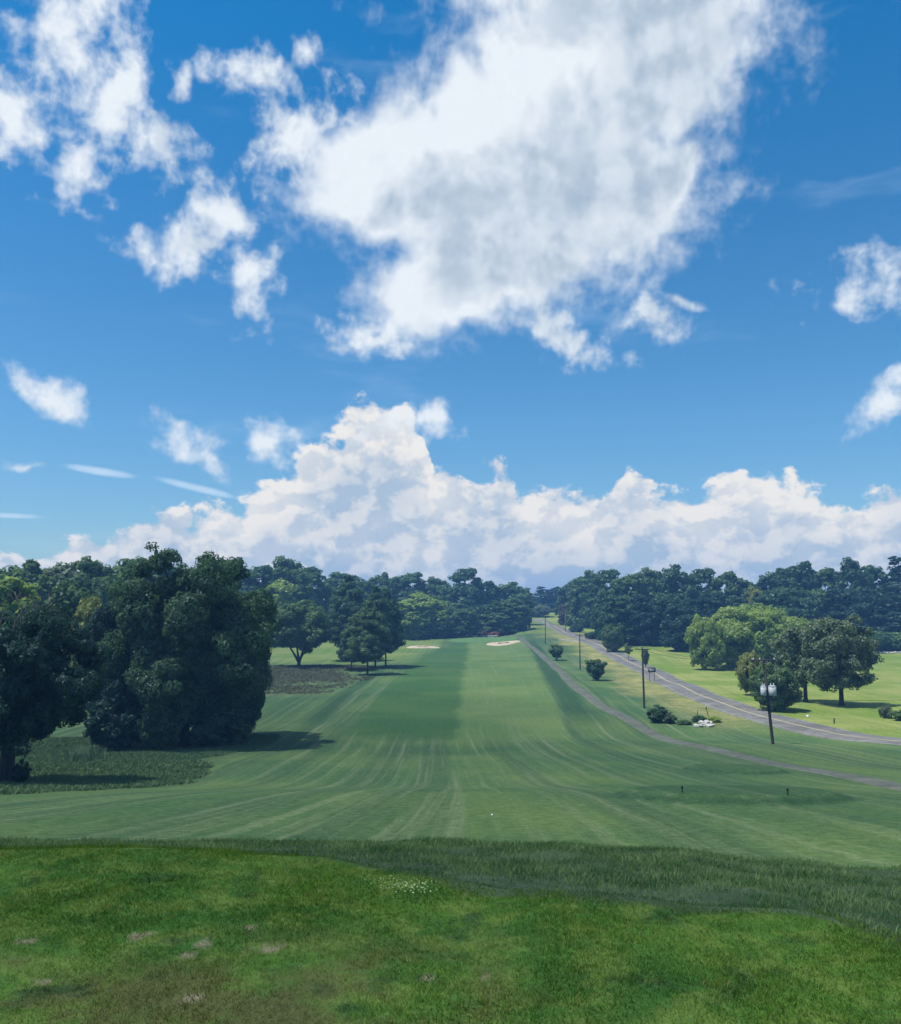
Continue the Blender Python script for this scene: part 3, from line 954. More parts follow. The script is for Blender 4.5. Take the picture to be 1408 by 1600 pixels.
def proto(key, seed, R, H, zb, n, leaf, dens=1.0, habit='round', fork=None, r0=None, stems=1, vase=0.0, **kw):
    """key -> (crown mesh, trunk mesh, R, H)"""
    rs = np.random.RandomState(seed)
    ck = {k_: kw.pop(k_) for k_ in ('hang', 'core') if k_ in kw}
    lob = lobes_round(rs, n, R, zb, H, **kw) if habit == 'round' else lobes_layer(rs, n, R, zb, H, **kw)
    if vase:
        t_ = np.clip((lob[0][:, 2] - zb) / (H - zb), 0, 1)
        w_ = vase + (1 - vase) * t_ ** 0.8
        lob[0][:, :2] *= w_[:, None]; lob = (lob[0], lob[1] * (0.55 + 0.45 * w_), lob[2])
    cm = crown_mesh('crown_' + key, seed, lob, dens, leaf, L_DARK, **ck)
    v = np.empty(len(cm.vertices) * 3, np.float32); cm.vertices.foreach_get('co', v); v = v.reshape(-1, 3)
    Rr = np.percentile(np.hypot(v[:, 0], v[:, 1]), 97); Hr = v[:, 2].max()
    tm = trunk_mesh('trunk_' + key, seed, lob, H * 0.93, r0 or 0.025 * H, fork if fork is not None else zb + 0.12 * (H - zb), stems=stems)
    PROTO[key] = (cm, tm, Rr, Hr)


# distant wood trees, leafy to near the ground
proto('wood_a', 11, 7.0, 24, -1.5, 64, 0.80, 0.95, flat=0.45, rad=(0.22, 0.36))
proto('wood_b', 12, 6.0, 24, -1.5, 62, 0.80, 0.95, top=1.06, flat=0.45, rad=(0.2, 0.36))
proto('wood_c', 13, 7.5, 22, -1.5, 76, 0.75, 0.95, flat=0.45, rad=(0.18, 0.32))
proto('wood_d', 14, 6.5, 25, -1.5, 58, 0.82, 0.95, flat=0.45, rad=(0.22, 0.4))
proto('pine_a', 15, 5.5, 24, 0.5, 40, 0.70, 1.0, 'layer', power=0.7)
proto('pine_b', 16, 5.5, 22, 0.5, 40, 0.66, 1.0, 'layer', power=0.55, topw=0.2)
# trees standing in the open
proto('open_a', 21, 6.0, 15.3, 1.0, 52, 0.34, 0.4, fork=3.2, r0=0.36, rad=(0.14, 0.28), flat=0.3)
proto('open_b', 22, 4.6, 13.0, 2.2, 38, 0.32, 0.32, fork=4.2, r0=0.30, rad=(0.14, 0.28))
proto('vase', 23, 9.0, 18.8, 5.0, 46, 0.42, 0.9, fork=3.2, r0=0.42, stems=4, flat=0.45, rad=(0.18, 0.3))
proto('spread', 24, 12.0, 16.5, 0.8, 56, 0.48, 0.9, fork=2.0, r0=0.4, rad=(0.16, 0.27), hang=0.5)
proto('round_low', 25, 4.5, 9.0, 0.3, 30, 0.34, 0.9, fork=0.8, r0=0.2)
proto('larch', 26, 6.2, 19.0, 4.8, 46, 0.34, 0.95, 'layer', power=0.62, topw=0.3, fork=3.4, r0=0.27, hang=0.3)
proto('bush_small', 27, 2.4, 4.6, 0.9, 26, 0.26, 0.7, vase=0.25, fork=0.6, r0=0.1, stems=3, rad=(0.22, 0.4))
proto('bush_round', 28, 3.0, 6.0, 0.5, 32, 0.26, 0.9, vase=0.3, fork=0.9, r0=0.14, stems=3)
proto('shrub', 29, 1.6, 2.2, 0.0, 18, 0.22, 0.9, fork=0.3, r0=0.05, stems=3)
proto('juniper', 30, 1.6, 3.2, 0.0, 26, 0.17, 1.0, fork=0.3, r0=0.07, rad=(0.2, 0.36), top=1.1)
proto('sapling', 31, 1.3, 4.8, 1.8, 12, 0.24, 0.55, fork=1.9, r0=0.06)
# the two big trees close by
proto('great', 41, 9.8, 22.5, 1.6, 74, 0.30, 0.85, fork=2.6, r0=0.75, rad=(0.17, 0.3), core=0.35, spread=(0.42, 0.98))
proto('great_b', 42, 8.0, 19.0, 1.0, 58, 0.30, 0.85, fork=2.4, r0=0.6, rad=(0.18, 0.32), core=0.35, spread=(0.42, 0.98))
proto('dark_near', 43, 6.4, 12.6, 3.0, 64, 0.20, 0.8, fork=2.7, r0=0.62, rad=(0.18, 0.3), core=0.4, flat=0.35, spread=(0.42, 0.98))


def tree(name, label, px, D, top, hw, key, mat, group=None, rz=None, cat='tree', zoff=0.0, bark=None, w2=None):
    """px, D: where it stands; top: pixel row its top reaches; hw: half width of its crown in photo pixels"""
    x, y, z = at_d(px, D)
    cm, tm, R, H = PROTO[key]
    h = z_of(top, D) - z
    sx = hw * D / FPX / R
    sz = h / H
    rs = random.Random(int(px * 7 + D * 13))
    e = empty(name, (x, y, z + zoff), label, cat, group, rs.uniform(0, 6.28) if rz is None else rz)
    e.scale = (sx, sx * (w2 or 1.0), sz)
    t = link(bpy.data.objects.new('trunk', tm), e)
    c = link(bpy.data.objects.new('crown', cm), e)
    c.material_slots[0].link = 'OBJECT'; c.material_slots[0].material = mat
    if bark:
        t.material_slots[0].link = 'OBJECT'; t.material_slots[0].material = bark
    return e


ORD = 'first second third fourth fifth sixth seventh eighth ninth tenth eleventh twelfth thirteenth fourteenth fifteenth sixteenth seventeenth eighteenth nineteenth twentieth'.split()


def wood(specs, phrase, group, first=0):
    """a row of wood trees, labelled by their order from the left"""
    specs = sorted(specs, key=lambda s_: s_[0])
    for i, (px, D, top, hw, key, mat) in enumerate(specs):
        look = {'pine': 'layered evergreen', 'wood': 'rounded tree'}[key[:4]]
        nm = {'pine': 'pine_tree', 'wood': 'broadleaf_tree'}[key[:4]]
        tree(nm, f'{look}, {ORD[i]} from the left {phrase}', px, D, top, hw, key, mat, group)


D_, E_, M_, B_, G_, Y_ = L_DARK, L_DEEP, L_MID, L_BRIGHT, L_GREY, L_YELLOW
# wood behind the big trees at the left
wood([(-30, 185, 868, 70, 'wood_c', M_), (38, 205, 872, 62, 'wood_a', M_), (98, 215, 874, 52, 'wood_b', G_), (152, 200, 868, 52, 'wood_c', M_), (205, 215, 868, 50, 'wood_d', M_), (262, 215, 866, 60, 'wood_a', D_),
      (398, 350, 882, 48, 'wood_b', D_), (450, 360, 868, 46, 'wood_c', M_), (486, 370, 884, 32, 'wood_d', D_)], 'in the wood behind the big dark trees', 'wood behind the big dark trees')
wood([(20, 150, 900, 70, 'wood_d', B_), (112, 155, 905, 55, 'wood_a', M_), (140, 148, 930, 30, 'wood_b', Y_), (434, 345, 904, 34, 'wood_b', B_)], 'of the paler row just behind the big dark trees', 'paler trees behind the big dark trees')
# the big ones
tree('oak_tree', 'huge dark broadleaf tree, tallest on the left, its skirts down to the grass', 296, 101, 848, 122, 'great', D_, rz=0.4)
tree('oak_tree', 'dark leafy tree merging with the left flank of the tallest tree', 205, 104, 915, 72, 'great_b', E_, rz=1.2)
tree('oak_tree', 'dark leafy tree leaning out from behind the tallest tree towards the fairway', 372, 110, 895, 56, 'great_b', D_, rz=2.2)
near_tree = tree('maple_tree', 'dark thick-trunked tree nearest on the left, with bare twigs in its top', 28, 62, 940, 122, 'dark_near', E_, rz=0.8)
# bare twigs standing out of its crown
rs_ = np.random.RandomState(9)
for i in range(9):
    mb = MB(); a = rs_.uniform(-1.2, 1.8); r = rs_.uniform(1.0, 4.5)
    b0 = np.array([math.cos(a * 2) * r, math.sin(a * 2) * r, 10.2])
    tip = b0 + np.array([rs_.uniform(-1.2, 1.2), rs_.uniform(-1, 1), rs_.uniform(2.2, 3.6)])
    limb(mb, b0, tip, 0.07, 0.02, rs_, n=6, sides=5)
    for j in range(5):
        s0 = b0 + (tip - b0) * rs_.uniform(0.35, 0.95)
        limb(mb, s0, s0 + rs_.normal(0, 0.5, 3) + np.array([0, 0, 0.7]), 0.025, 0.008, rs_, n=4, sides=4)
    mb.build('bare_twig', BARK_PALE, near_tree, True)
# trees left of the fairway
tree('locust_tree', 'spreading tree on forked trunks left of the fairway, beyond the brown grass', 470, 246, 936, 52, 'vase', M_, rz=0.2)
tree('larch_tree', 'feathery tree in front of the clump left of the fairway, on a thin trunk', 576, 222, 938, 36, 'larch', M_)
tree('larch_tree', 'tall dark tree at the back of the clump left of the fairway', 545, 275, 897, 40, 'larch', D_)
tree('larch_tree', 'tree of the clump left of the fairway that stands closest to the mown grass', 604, 250, 918, 30, 'larch', D_)
tree('larch_tree', 'small low tree at the left of the clump beside the fairway', 551, 236, 970, 26, 'larch', D_)
tree('larch_tree', 'middle tree of the clump left of the fairway', 588, 244, 914, 32, 'larch', D_)
# wood behind the green
wood([(540, 440, 893, 46, 'wood_c', M_), (598, 450, 893, 26, 'wood_a', M_), (638, 455, 893, 36, 'wood_b', M_), (684, 455, 900, 32, 'wood_c', M_), (727, 460, 886, 34, 'wood_d', D_),
      (760, 465, 907, 26, 'wood_b', D_), (800, 470, 908, 34, 'wood_a', M_), (845, 600, 916, 24, 'pine_a', E_), (866, 610, 916, 18, 'wood_c', E_), (822, 560, 922, 22, 'pine_b', D_)], 'along the top of the wood behind the green', 'wood behind the green')
wood([(500, 400, 938, 40, 'wood_a', D_), (630, 395, 940, 34, 'wood_d', B_), (660, 405, 925, 42, 'wood_c', B_), (700, 420, 938, 34, 'wood_b', M_), (724, 405, 950, 26, 'wood_b', M_), (748, 425, 945, 28, 'wood_d', D_),
      (775, 415, 938, 30, 'pine_b', M_), (800, 425, 934, 30, 'wood_a', M_), (680, 400, 962, 22, 'wood_d', D_)], 'in the row right behind the green', 'trees right behind the green')
# wood across the road
wood([(892, 480, 905, 24, 'wood_c', D_), (918, 430, 890, 30, 'wood_a', M_), (948, 380, 888, 34, 'wood_d', D_), (982, 355, 894, 32, 'wood_b', M_), (1016, 360, 886, 36, 'wood_c', M_), (1056, 350, 880, 34, 'wood_a', D_),
      (1096, 350, 886, 34, 'wood_d', D_), (1134, 345, 892, 32, 'wood_b', M_), (1166, 345, 902, 28, 'wood_c', D_), (1214, 345, 886, 34, 'wood_a', D_), (1248, 350, 876, 34, 'wood_b', D_), (1288, 345, 886, 34, 'wood_d', M_),
      (1328, 340, 870, 34, 'wood_c', D_), (1364, 345, 882, 32, 'wood_b', D_), (1400, 340, 868, 38, 'pine_a', E_), (1446, 340, 872, 42, 'wood_a', D_)], 'along the skyline of the wood across the road', 'wood across the road')
wood([(902, 440, 930, 20, 'wood_c', M_), (946, 345, 922, 24, 'wood_d', D_), (968, 322, 930, 32, 'wood_b', D_), (998, 322, 928, 34, 'wood_c', E_), (1036, 320, 926, 34, 'wood_b', D_), (1066, 300, 938, 31, 'wood_a', E_), (1110, 322, 925, 36, 'wood_d', E_),
      (1150, 325, 930, 36, 'wood_c', D_), (1176, 330, 914, 16, 'wood_b', Y_), (1206, 322, 920, 36, 'wood_d', D_), (1250, 322, 918, 36, 'wood_c', D_), (1296, 320, 920, 36, 'pine_a', E_), (1342, 318, 916, 36, 'wood_a', E_), (1392, 312, 925, 40, 'pine_b', E_), (1440, 312, 920, 46, 'wood_a', E_)],
     'at the front edge of the wood across the road', 'front edge of the wood across the road')
# trees on the lawn across the road
tree('lawn_tree', 'small rounded tree at the left side of the wide pale tree on the lawn', 1098, 238, 958, 28, 'round_low', L_BRIGHT)
tree('lawn_tree', 'wide pale yellow-green tree on the sunny lawn across the road', 1172, 246, 941, 78, 'spread', B_, rz=0.5)
tree('lawn_tree', 'thin grey-green tree on a straight bare trunk on the lawn across the road', 1250, 160, 975, 44, 'open_b', G_)
tree('lawn_tree', 'full grey-green tree with a thick short trunk, the right one on the lawn', 1305, 153, 957, 56, 'open_a', G_, rz=2.0)
tree('lawn_tree', 'small bushy green tree behind the pole with the transformers', 1202, 145, 1033, 38, 'round_low', M_)
tree('lawn_tree', 'small yellowing tree between the wide pale tree and the transformer pole', 1166, 172, 1014, 20, 'round_low', Y_)
tree('lawn_tree', 'small round green tree by the driveway at the wood across the road', 954, 300, 974, 18, 'round_low', M_)
tree('lawn_tree', 'tiny thin sapling on the lawn by the edge of the wood', 979, 268, 1004, 7, 'sapling', G_)
tree('lawn_tree', 'tiny dark tree just behind the second utility pole', 1005, 245, 1013, 6, 'bush_small', L_GREY)
tree('lawn_tree', 'pinkish brown small tree beside the far end of the road', 886, 462, 942, 15, 'wood_b', L_PINK)
tree('lawn_tree', 'dark low tree hanging over the far end of the road', 842, 540, 944, 22, 'round_low', G_)
# bushes in the verge between path and road
tree('small_tree', 'small flat-topped tree on a crooked stem between path and road', 868, 272, 1006, 12, 'bush_small', M_, cat='tree')
tree('bush', 'dark vase-shaped bush standing alone beside the road', 929, 208, 1029, 15, 'bush_round', D_, cat='bush')
tree('juniper_bush', 'dense dark juniper bush beside the path', 1022, 128.5, 1101, 17, 'juniper', D_, cat='bush')
tree('juniper_bush', 'lower half of the juniper clump beside the path, grey-green', 1040, 127.5, 1112, 11, 'juniper', G_, cat='bush')
tree('weed_bush', 'low scrubby weeds between the juniper and the pale rocks', 1062, 126.5, 1124, 12, 'shrub', M_, cat='bush')
tree('weed_bush', 'green weeds behind the heap of pale rocks', 1086, 129, 1117, 12, 'shrub', D_, cat='bush')
tree('weed_bush', 'bright low weeds at the right of the heap of pale rocks', 1108, 129, 1119, 12, 'shrub', B_, cat='bush')
tree('shrub', 'grey-green shrub in the ditch at the right, below the lawn trees', 1372, 135, 1101, 10, 'shrub', G_, cat='bush')
tree('shrub', 'rank green weeds at the right edge beyond the road', 1402, 131, 1108, 20, 'shrub', M_, cat='bush')
tree('juniper_bush', 'short dark bush at the foot of the thick-trunked near tree', 49, 60.5, 1186, 13, 'juniper', E_, cat='bush')
tree('shrub', 'dark sucker growth at the foot of the tallest tree', 262, 96, 1075, 34, 'juniper', D_, cat='bush')
tree('shrub', 'leafy growth under the tallest tree towards the fairway', 345, 100, 1085, 45, 'juniper', D_, cat='bush')
tree('shrub', 'dark undergrowth left of the tallest tree', 190, 96, 1080, 44, 'juniper', E_, cat='bush')
tree('shrub', 'weedy clump by the ditch at the right foot of the big trees', 378, 103, 1124, 20, 'shrub', M_, cat='bush')
tree('shrub', 'low hedge of brush along the far edge of the lawn at the right', 1350, 300, 984, 44, 'shrub', D_, cat='bush')
tree('shrub', 'brush at the far edge of the lawn, the part touching the picture edge', 1415, 298, 982, 38, 'shrub', M_, cat='bush')
tree('shrub', 'pale round shrub on the slope behind the green', 694, 418, 972, 12, 'shrub', G_, cat='bush')
tree('shrub', 'low shrub on the slope just left of the pale round one', 678, 408, 988, 7, 'shrub', M_, cat='bush')
tree('shrub', 'rose-coloured flowering shrub in front of the brick house', 752, 402, 984, 11, 'shrub', L_PINK, cat='bush')
tree('shrub', 'reddish shrub close to the brick house wall', 772, 404, 986, 8, 'shrub', L_ROSE, cat='bush')
tree('shrub', 'dark clipped shrub by the road near the ivy-covered post', 833, 428, 981, 3.5, 'shrub', E_, cat='bush')
tree('shrub', 'dark low shrub left of the ivy-covered post', 818, 424, 984, 5, 'shrub', E_, cat='bush')
tree('shrub', 'low dark scrub along the drive at the wood across the road', 899, 405, 974, 12, 'shrub', D_, cat='bush')
tree('shrub', 'second clump of scrub along the drive, closer to the pole', 928, 350, 985, 16, 'shrub', D_, cat='bush')

# ------------------------------------------------------------------ utility poles and wires
POLES = []


def pole(label, px, D, top, transformers=False, lean=0.0, arms=1, pale=False):
    x, y, z = at_d(px, D)
    h = z_of(top, D) - z
    e = empty('utility_pole', (x, y, z), label, 'utility pole', 'utility poles along the road', 0)
    mat = BARK_PALE if pale else WOODP
    MB().tube([(0, 0, -0.8), (0, 0, 0), (lean * 0.5, 0, h * 0.5), (lean, 0, h)], [0.19, 0.18, 0.15, 0.115], 10).build('pole', mat, e, True)
    for i in range(arms):
        za = h - 0.35 - 1.3 * i
        a = MB().box((lean, -0.16, za), (2.6, 0.1, 0.13)); arm = a.build('crossarm', WOODP, e)
        for s_ in (-1, 1):
            MB().tube([(lean + s_ * 0.1, -0.24, za - 0.55), (lean + s_ * 0.7, -0.235, za - 0.03)], 0.02, 5).build('brace', WOODP, e)
        for xx in (-1.2, -0.45, 1.2):
            MB().tube([(lean + xx, -0.16, za + 0.065), (lean + xx, -0.16, za + 0.12), (lean + xx, -0.16, za + 0.2), (lean + xx, -0.16, za + 0.27)], [0.03, 0.07, 0.075, 0.03], 8).build('insulator', PORC, arm)
    if transformers:
        zt = h - 4.3
        lx = lean * zt / h
        for sx, r, hh in ((-0.55, 0.31, 0.98), (0.47, 0.43, 1.02)):
            t = MB().tube([(lx + sx, -0.32, zt), (lx + sx, -0.32, zt + 0.04), (lx + sx, -0.32, zt + hh)], [r * 0.9, r, r], 16).build('transformer', STEEL, e, False)
            MB().tube([(lx + sx, -0.32, zt + hh + 0.002), (lx + sx, -0.32, zt + hh + 0.05), (lx + sx, -0.32, zt + hh + 0.12)], [r * 1.06, r * 1.06, r * 0.4], 16).build('lid', STEEL, t)
            for b in (-0.4, 0.4):
                MB().tube([(lx + sx + b * r, -0.32, zt + hh + 0.05), (lx + sx + b * r, -0.32, zt + hh + 0.34)], [0.06, 0.04], 7).build('bushing', PORC, t)
        MB().box((lx - 0.05, -0.2, zt + 0.62), (0.9, 0.08, 0.12)).build('bracket', WOODP, e)
    POLES.append(((x, y, z), h, lean))
    return e


pole('leaning utility pole with two pale grey transformer cans, closest to the camera', 1197, 103, 1027, True, lean=-0.75)
pole('slim utility pole beside the juniper bush, between path and road', 1001.5, 148, 1011, lean=-0.12)
pole('utility pole behind the lone vase-shaped bush', 904, 238, 990)
pole('utility pole at the verge above the sand bunker', 851, 338, 961)
pole('utility pole with a pale transformer by the trees at the far end of the road', 821.5, 432, 945, arms=2)
pole('pale grey pole standing before the wood across the far road', 882, 405, 959, arms=0, pale=True)
# one small transformer on the far pole
far_pole = [o for o in COL.objects if o.get('label', '').startswith('utility pole with a pale')][0]
MB().tube([(-0.35, -0.4, 8.6), (-0.35, -0.4, 9.8)], 0.42, 12).build('transformer', STEEL, far_pole)


def wire(a, b, sag, label):
    a = np.array(a); b = np.array(b)
    t = np.linspace(0, 1, 25)[:, None]
    P = a + (b - a) * t; P[:, 2] -= (4 * sag * t * (1 - t))[:, 0]
    o = MB().tube(P, 0.02, 4, False).build('overhead_wire', WIRE)
    return tag(o, label, 'wire', 'overhead wires between the poles')


def pole_top(i, dx):
    (x, y, z), h, l = POLES[i]
    return (x + l + dx, y - 0.16, z + h - 0.09)


for i in range(4):
    for dx, w in ((-1.2, 'left'), (1.2, 'right')):
        wire(pole_top(i, dx), pole_top(i + 1, dx), 0.9, f'{w} thin wire between the {ORD[i]} and {ORD[i + 1]} utility poles from the camera')
(x, y, z), h, l = POLES[0]
wire((x + l * 0.55, y - 0.1, z + h * 0.5), (x + 42, y + 2, z + h * 0.53), 0.15, 'thin cable running from the transformer pole out past the lawn trees')

# ivy-covered post by the far road
x, y, z = at_d(826.5, 430)
e = empty('ivy_post', (x, y, z), 'dark ivy-covered post at the roadside by the far pole', 'post')
MB().tube([(0, 0, -0.3), (0, 0, 6.6)], 0.16, 8).build('post', WOODP, e)
rs_ = np.random.RandomState(3)
n = 1500
th = rs_.uniform(0, 6.28, n); zz = rs_.uniform(0.1, 6.9, n); rr = 0.55 * (1 - 0.3 * zz / 7) * rs_.uniform(0.5, 1.1, n)
C = np.stack([np.cos(th) * rr, np.sin(th) * rr, zz], 1); N = np.stack([np.cos(th), np.sin(th), 0.4 + 0 * th], 1) + unit(rs_, n) * 0.6
V, q, t = leaf_cards(rs_, C, N / np.linalg.norm(N, axis=1)[:, None], 0.28, rs_.uniform(0, 1, n))
link(bpy.data.objects.new('ivy', np_mesh('ivy', V, q, L_DEEP, False, {'tint': t})), e)

# ------------------------------------------------------------------ sign, posts, rocks, markers
x, y, z = at_d(1014.5, 205)
e = empty('lawn_sign', (x, y, z), 'small dark sign board on a thin post at the edge of the sunny lawn', 'sign')
for dx in (-0.55, 0.55):
    MB().box((dx, 0, 1.2), (0.09, 0.09, 2.6)).build('post', WOODP, e)
bd = MB().box((0, -0.075, 2.65), (1.75, 0.05, 1.05)).build('board', SIGNM, e)
MB().box((0, -0.105, 2.75), (1.3, 0.012, 0.1)).build('lettering', PORC, bd)
MB().box((0, -0.105, 2.5), (1.0, 0.012, 0.08)).build('lettering', PORC, bd)


def stake(px, D, h, lean, label, name='marker_post', mat=WOODP, r=0.045, cat='post'):
    x, y, z = at_d(px, D)
    o = MB().tube([(0, 0, -0.2), (lean * 0.5, 0, h * 0.5), (lean, 0, h)], [r, r, r * 0.9], 8).build(name, mat)
    o.location = (x, y, z)
    return tag(o, label, cat)


lp = stake(1101, 131, 1.75, -0.42, 'thin leaning roadside post above the heap of pale rocks', 'roadside_post', r=0.05)
MB().box((-0.42, 0, 1.72), (0.16, 0.1, 0.3)).build('reflector', SIGNM, lp)
st = stake(1083, 129.5, 1.5, 0.02, 'upright wooden stake in the weeds behind the pale rocks', 'wooden_stake', r=0.06)
stake(1292, 127, 0.75, 0.05, 'short dark stump of a post in the grass beyond the road', 'wooden_stake', r=0.1)
o = stake(1252, 136, 0.3, 0.0, 'small white marker at the far side of the road', 'white_marker', WHITEP, 0.2, 'marker')


def rock_mesh(seed):
    rs = np.random.RandomState(seed)
    import bmesh
    bm = bmesh.new(); bmesh.ops.create_icosphere(bm, subdivisions=2, radius=1.0)
    ph = rs.uniform(0, 6.28, 6)
    for v in bm.verts:
        c = v.co
        f = 1 + 0.18 * math.sin(3 * c.x + ph[0]) + 0.15 * math.sin(4 * c.y + ph[1]) + 0.12 * math.sin(5 * c.z + ph[2] + 2 * c.x)
        v.co = Vector((round(c.x * f * 4) / 4 * 0.5 + c.x * f * 0.5, c.y * f, c.z * f * 0.7))
    me = bpy.data.meshes.new('rock'); bm.to_mesh(me); bm.free(); me.materials.append(ROCK)
    return me


RM = [rock_mesh(i) for i in range(3)]
ROCKL = ['first from the left in the bottom row', 'second from the left in the bottom row', 'third from the left in the bottom row', 'fourth from the left in the bottom row', 'fifth from the left in the bottom row',
         'middle one in the top row', 'left one in the top row', 'right one in the top row']
rs_ = np.random.RandomState(14)
for i, (px, dD, s_, dz) in enumerate([(1081, 0, 0.32, 0), (1087, -0.5, 0.36, 0), (1093, 0.1, 0.42, 0.05), (1100, -0.3, 0.40, 0), (1105, 0.3, 0.30, 0), (1096, 0.6, 0.38, 0.38), (1089, 0.7, 0.32, 0.36), (1102, 0.6, 0.28, 0.34)]):
    x, y, z = at_d(px, 124.5 + dD)
    o = link(bpy.data.objects.new('rock', RM[i % 3]))
    o.location = (x, y, z + s_ * 0.35 + dz); o.scale = (s_ * 1.25, s_, s_); o.rotation_euler = (rs_.uniform(-0.3, 0.3), rs_.uniform(-0.3, 0.3), rs_.uniform(0, 6))
    tag(o, 'pale rock of the roadside heap, ' + ROCKL[i], 'rock', 'pale rocks heaped by the roadside')

for px, py, w in ((1066, 1238, 'left'), (1231, 1242, 'right')):
    x, y = at(px, py); z = float(ground_z(x, y))
    e = empty('tee_marker', (x, y, z), f'small black tee marker on the mown tee, the {w} one', 'tee marker', 'tee markers on the mown tee')
    MB().tube([(0, 0, -0.1), (0, 0, 0.15)], 0.03, 10).build('post', BLACKP, e)
    MB().tube([(0, 0, 0.162), (0, 0, 0.24), (0, 0, 0.27)], [0.042, 0.042, 0.025], 10).build('cap', BLACKP, e, True)

def ball_mesh():
    import bmesh
    bm = bmesh.new(); bmesh.ops.create_icosphere(bm, subdivisions=3, radius=0.0214)
    me = bpy.data.meshes.new('golf_ball'); bm.to_mesh(me); bm.free(); me.materials.append(BALL); return me


x, y = at(769, 1275)
o = link(bpy.data.objects.new('golf_ball', ball_mesh())); o.location = (x, y, float(ground_z(x, y)) + 0.035); o.scale = (1.6, 1.6, 1.6)
tag(o, 'small white golf ball on the mown grass below the crest', 'golf ball')


# ------------------------------------------------------------------ houses among the trees
def house(name, label, px, D, w, d, hw, hr, wall, roof, rz, chimney=True):
    x, y, z = at_d(px, D)
    e = empty(name, (x, y, z), label, 'house', None, rz)
    MB().box((0, 0, hw / 2 - 0.3), (w, d, hw + 0.6)).build('wall', wall, e)
    o = 0.45
    v = [(-w / 2 - o, -d / 2 - o, hw), (w / 2 + o, -d / 2 - o, hw), (w / 2 + o, d / 2 + o, hw), (-w / 2 - o, d / 2 + o, hw), (-w / 2 - o, 0, hw + hr), (w / 2 + o, 0, hw + hr),
         (-w / 2 - o, -d / 2 - o, hw + 0.12), (w / 2 + o, -d / 2 - o, hw + 0.12), (w / 2 + o, d / 2 + o, hw + 0.12), (-w / 2 - o, d / 2 + o, hw + 0.12)]
    rf = MB().add(v, [(0, 1, 7, 6), (1, 2, 8, 7), (2, 3, 9, 8), (3, 0, 6, 9), (6, 7, 5, 4), (8, 9, 4, 5), (3, 2, 1, 0)], [(7, 8, 5), (9, 6, 4)]).build('roof', roof, e)
    if chimney:
        MB().box((w * 0.28, 0.4, hw + hr), (0.8, 0.8, 1.8)).build('chimney', BRICKM, rf)
    n = max(2, int(w / 3.2))
    for i in range(n):
        cx = -w / 2 + (i + 0.5) * w / n
        if i == n // 2:
            dr = MB().box((cx, -d / 2 - 0.03, 1.05), (1.0, 0.08, 2.1)).build('door', WHITEP, e)
            MB().tube([(cx + 0.36, -d / 2 - 0.1, 1.0), (cx + 0.36, -d / 2 - 0.14, 1.0)], 0.04, 6).build('handle', STEEL, dr)
        else:
            wn = MB().box((cx, -d / 2 - 0.02, 1.6), (1.3, 0.08, 1.3)).build('window', WHITEP, e)
            for sx in (-1, 1):
                MB().box((cx + sx * 0.3, -d / 2 - 0.065, 1.6), (0.52, 0.03, 1.12)).build('pane', GLASS, wn)
    return e


house('brick_house', 'low red-brick house half hidden by trees behind the green', 763, 421, 11, 7, 2.9, 2.0, BRICKM, ROOFG, 0.05)
house('grey_roofed_house', 'house showing only its grey roof among the trees left of the fairway', 497, 392, 13, 9, 6.6, 3.6, WHITEP, ROOFG, 0.2, False)

# white picket fence before the brick house
x0, y0, _ = at_d(728, 400); x1, y1, _ = at_d(776, 400)
fx, fy, fz = at_d(752, 400)
e = empty('picket_fence', (fx, fy, fz), 'pale low picket fence behind the green, in front of the brick house', 'fence')
pk = MB().box((0, 0, 0.5), (0.14, 0.05, 1.1)).mesh('picket', WHITEP)
for i in range(30):
    xx = -7 + i * 14 / 29
    o = link(bpy.data.objects.new('picket', pk), e); o.location = (xx, 0, float(ground_z(fx + xx, fy)) - fz)
for hz in (0.35, 0.8):
    MB().box((0, 0.05, hz), (14.2, 0.04, 0.09)).build('rail', WHITEP, e)

# low pale wall of stones at the far edge of the right lawn
fx, fy, fz = at_d(1392, 292)
e = empty('stone_row', (fx, fy, fz), 'low pale row of stones along the far edge of the lawn', 'wall')
rs_ = np.random.RandomState(21)
for i in range(26):
    o = link(bpy.data.objects.new('stone', RM[i % 3]), e)
    xx = -7 + i * 0.62
    o.location = (xx, rs_.uniform(-0.3, 0.3), 0.2 + float(ground_z(fx + xx, fy)) - fz); o.scale = (0.42, 0.4, rs_.uniform(0.35, 0.6)); o.rotation_euler = (0, 0, rs_.uniform(0, 6))

# ------------------------------------------------------------------ grass
def clump_mesh(name, seed, nb, rad, hgt, wid, lean, mat, seg=2):
    rs = np.random.RandomState(seed)
    V = []; q = []; t = []; tip = []; tint = []; n = 0
    for i in range(nb):
        a = rs.uniform(0, 6.28); r = rad * math.sqrt(rs.uniform(0, 1))
        b = np.array([math.cos(a) * r, math.sin(a) * r, -0.01])
        h = hgt * rs.uniform(0.5, 1.25); w = wid * rs.uniform(0.7, 1.3)
        ld = rs.uniform(0, 6.28); L = lean * h * rs.uniform(0.2, 1.3)
        fw = rs.uniform(0, 6.28); side = np.array([math.cos(fw), math.sin(fw), 0]) * w / 2
        d = np.array([math.cos(ld), math.sin(ld), 0])
        m1 = b + d * L * 0.35 + np.array([0, 0, h * 0.6]); tp = b + d * L + np.array([0, 0, h])
        V += [b - side, b + side, m1 + side * 0.75, m1 - side * 0.75, tp]
        q.append((n, n + 1, n + 2, n + 3)); t.append((n + 3, n + 2, n + 4)); n += 5
        tt = rs.uniform(0, 1); tint += [tt] * 5; tip += [0, 0, 0.6, 0.6, 1]
    return np_mesh(name, np.array(V), [np.array(q), np.array(t)], mat, False, {'tint': tint, 'tip': tip})


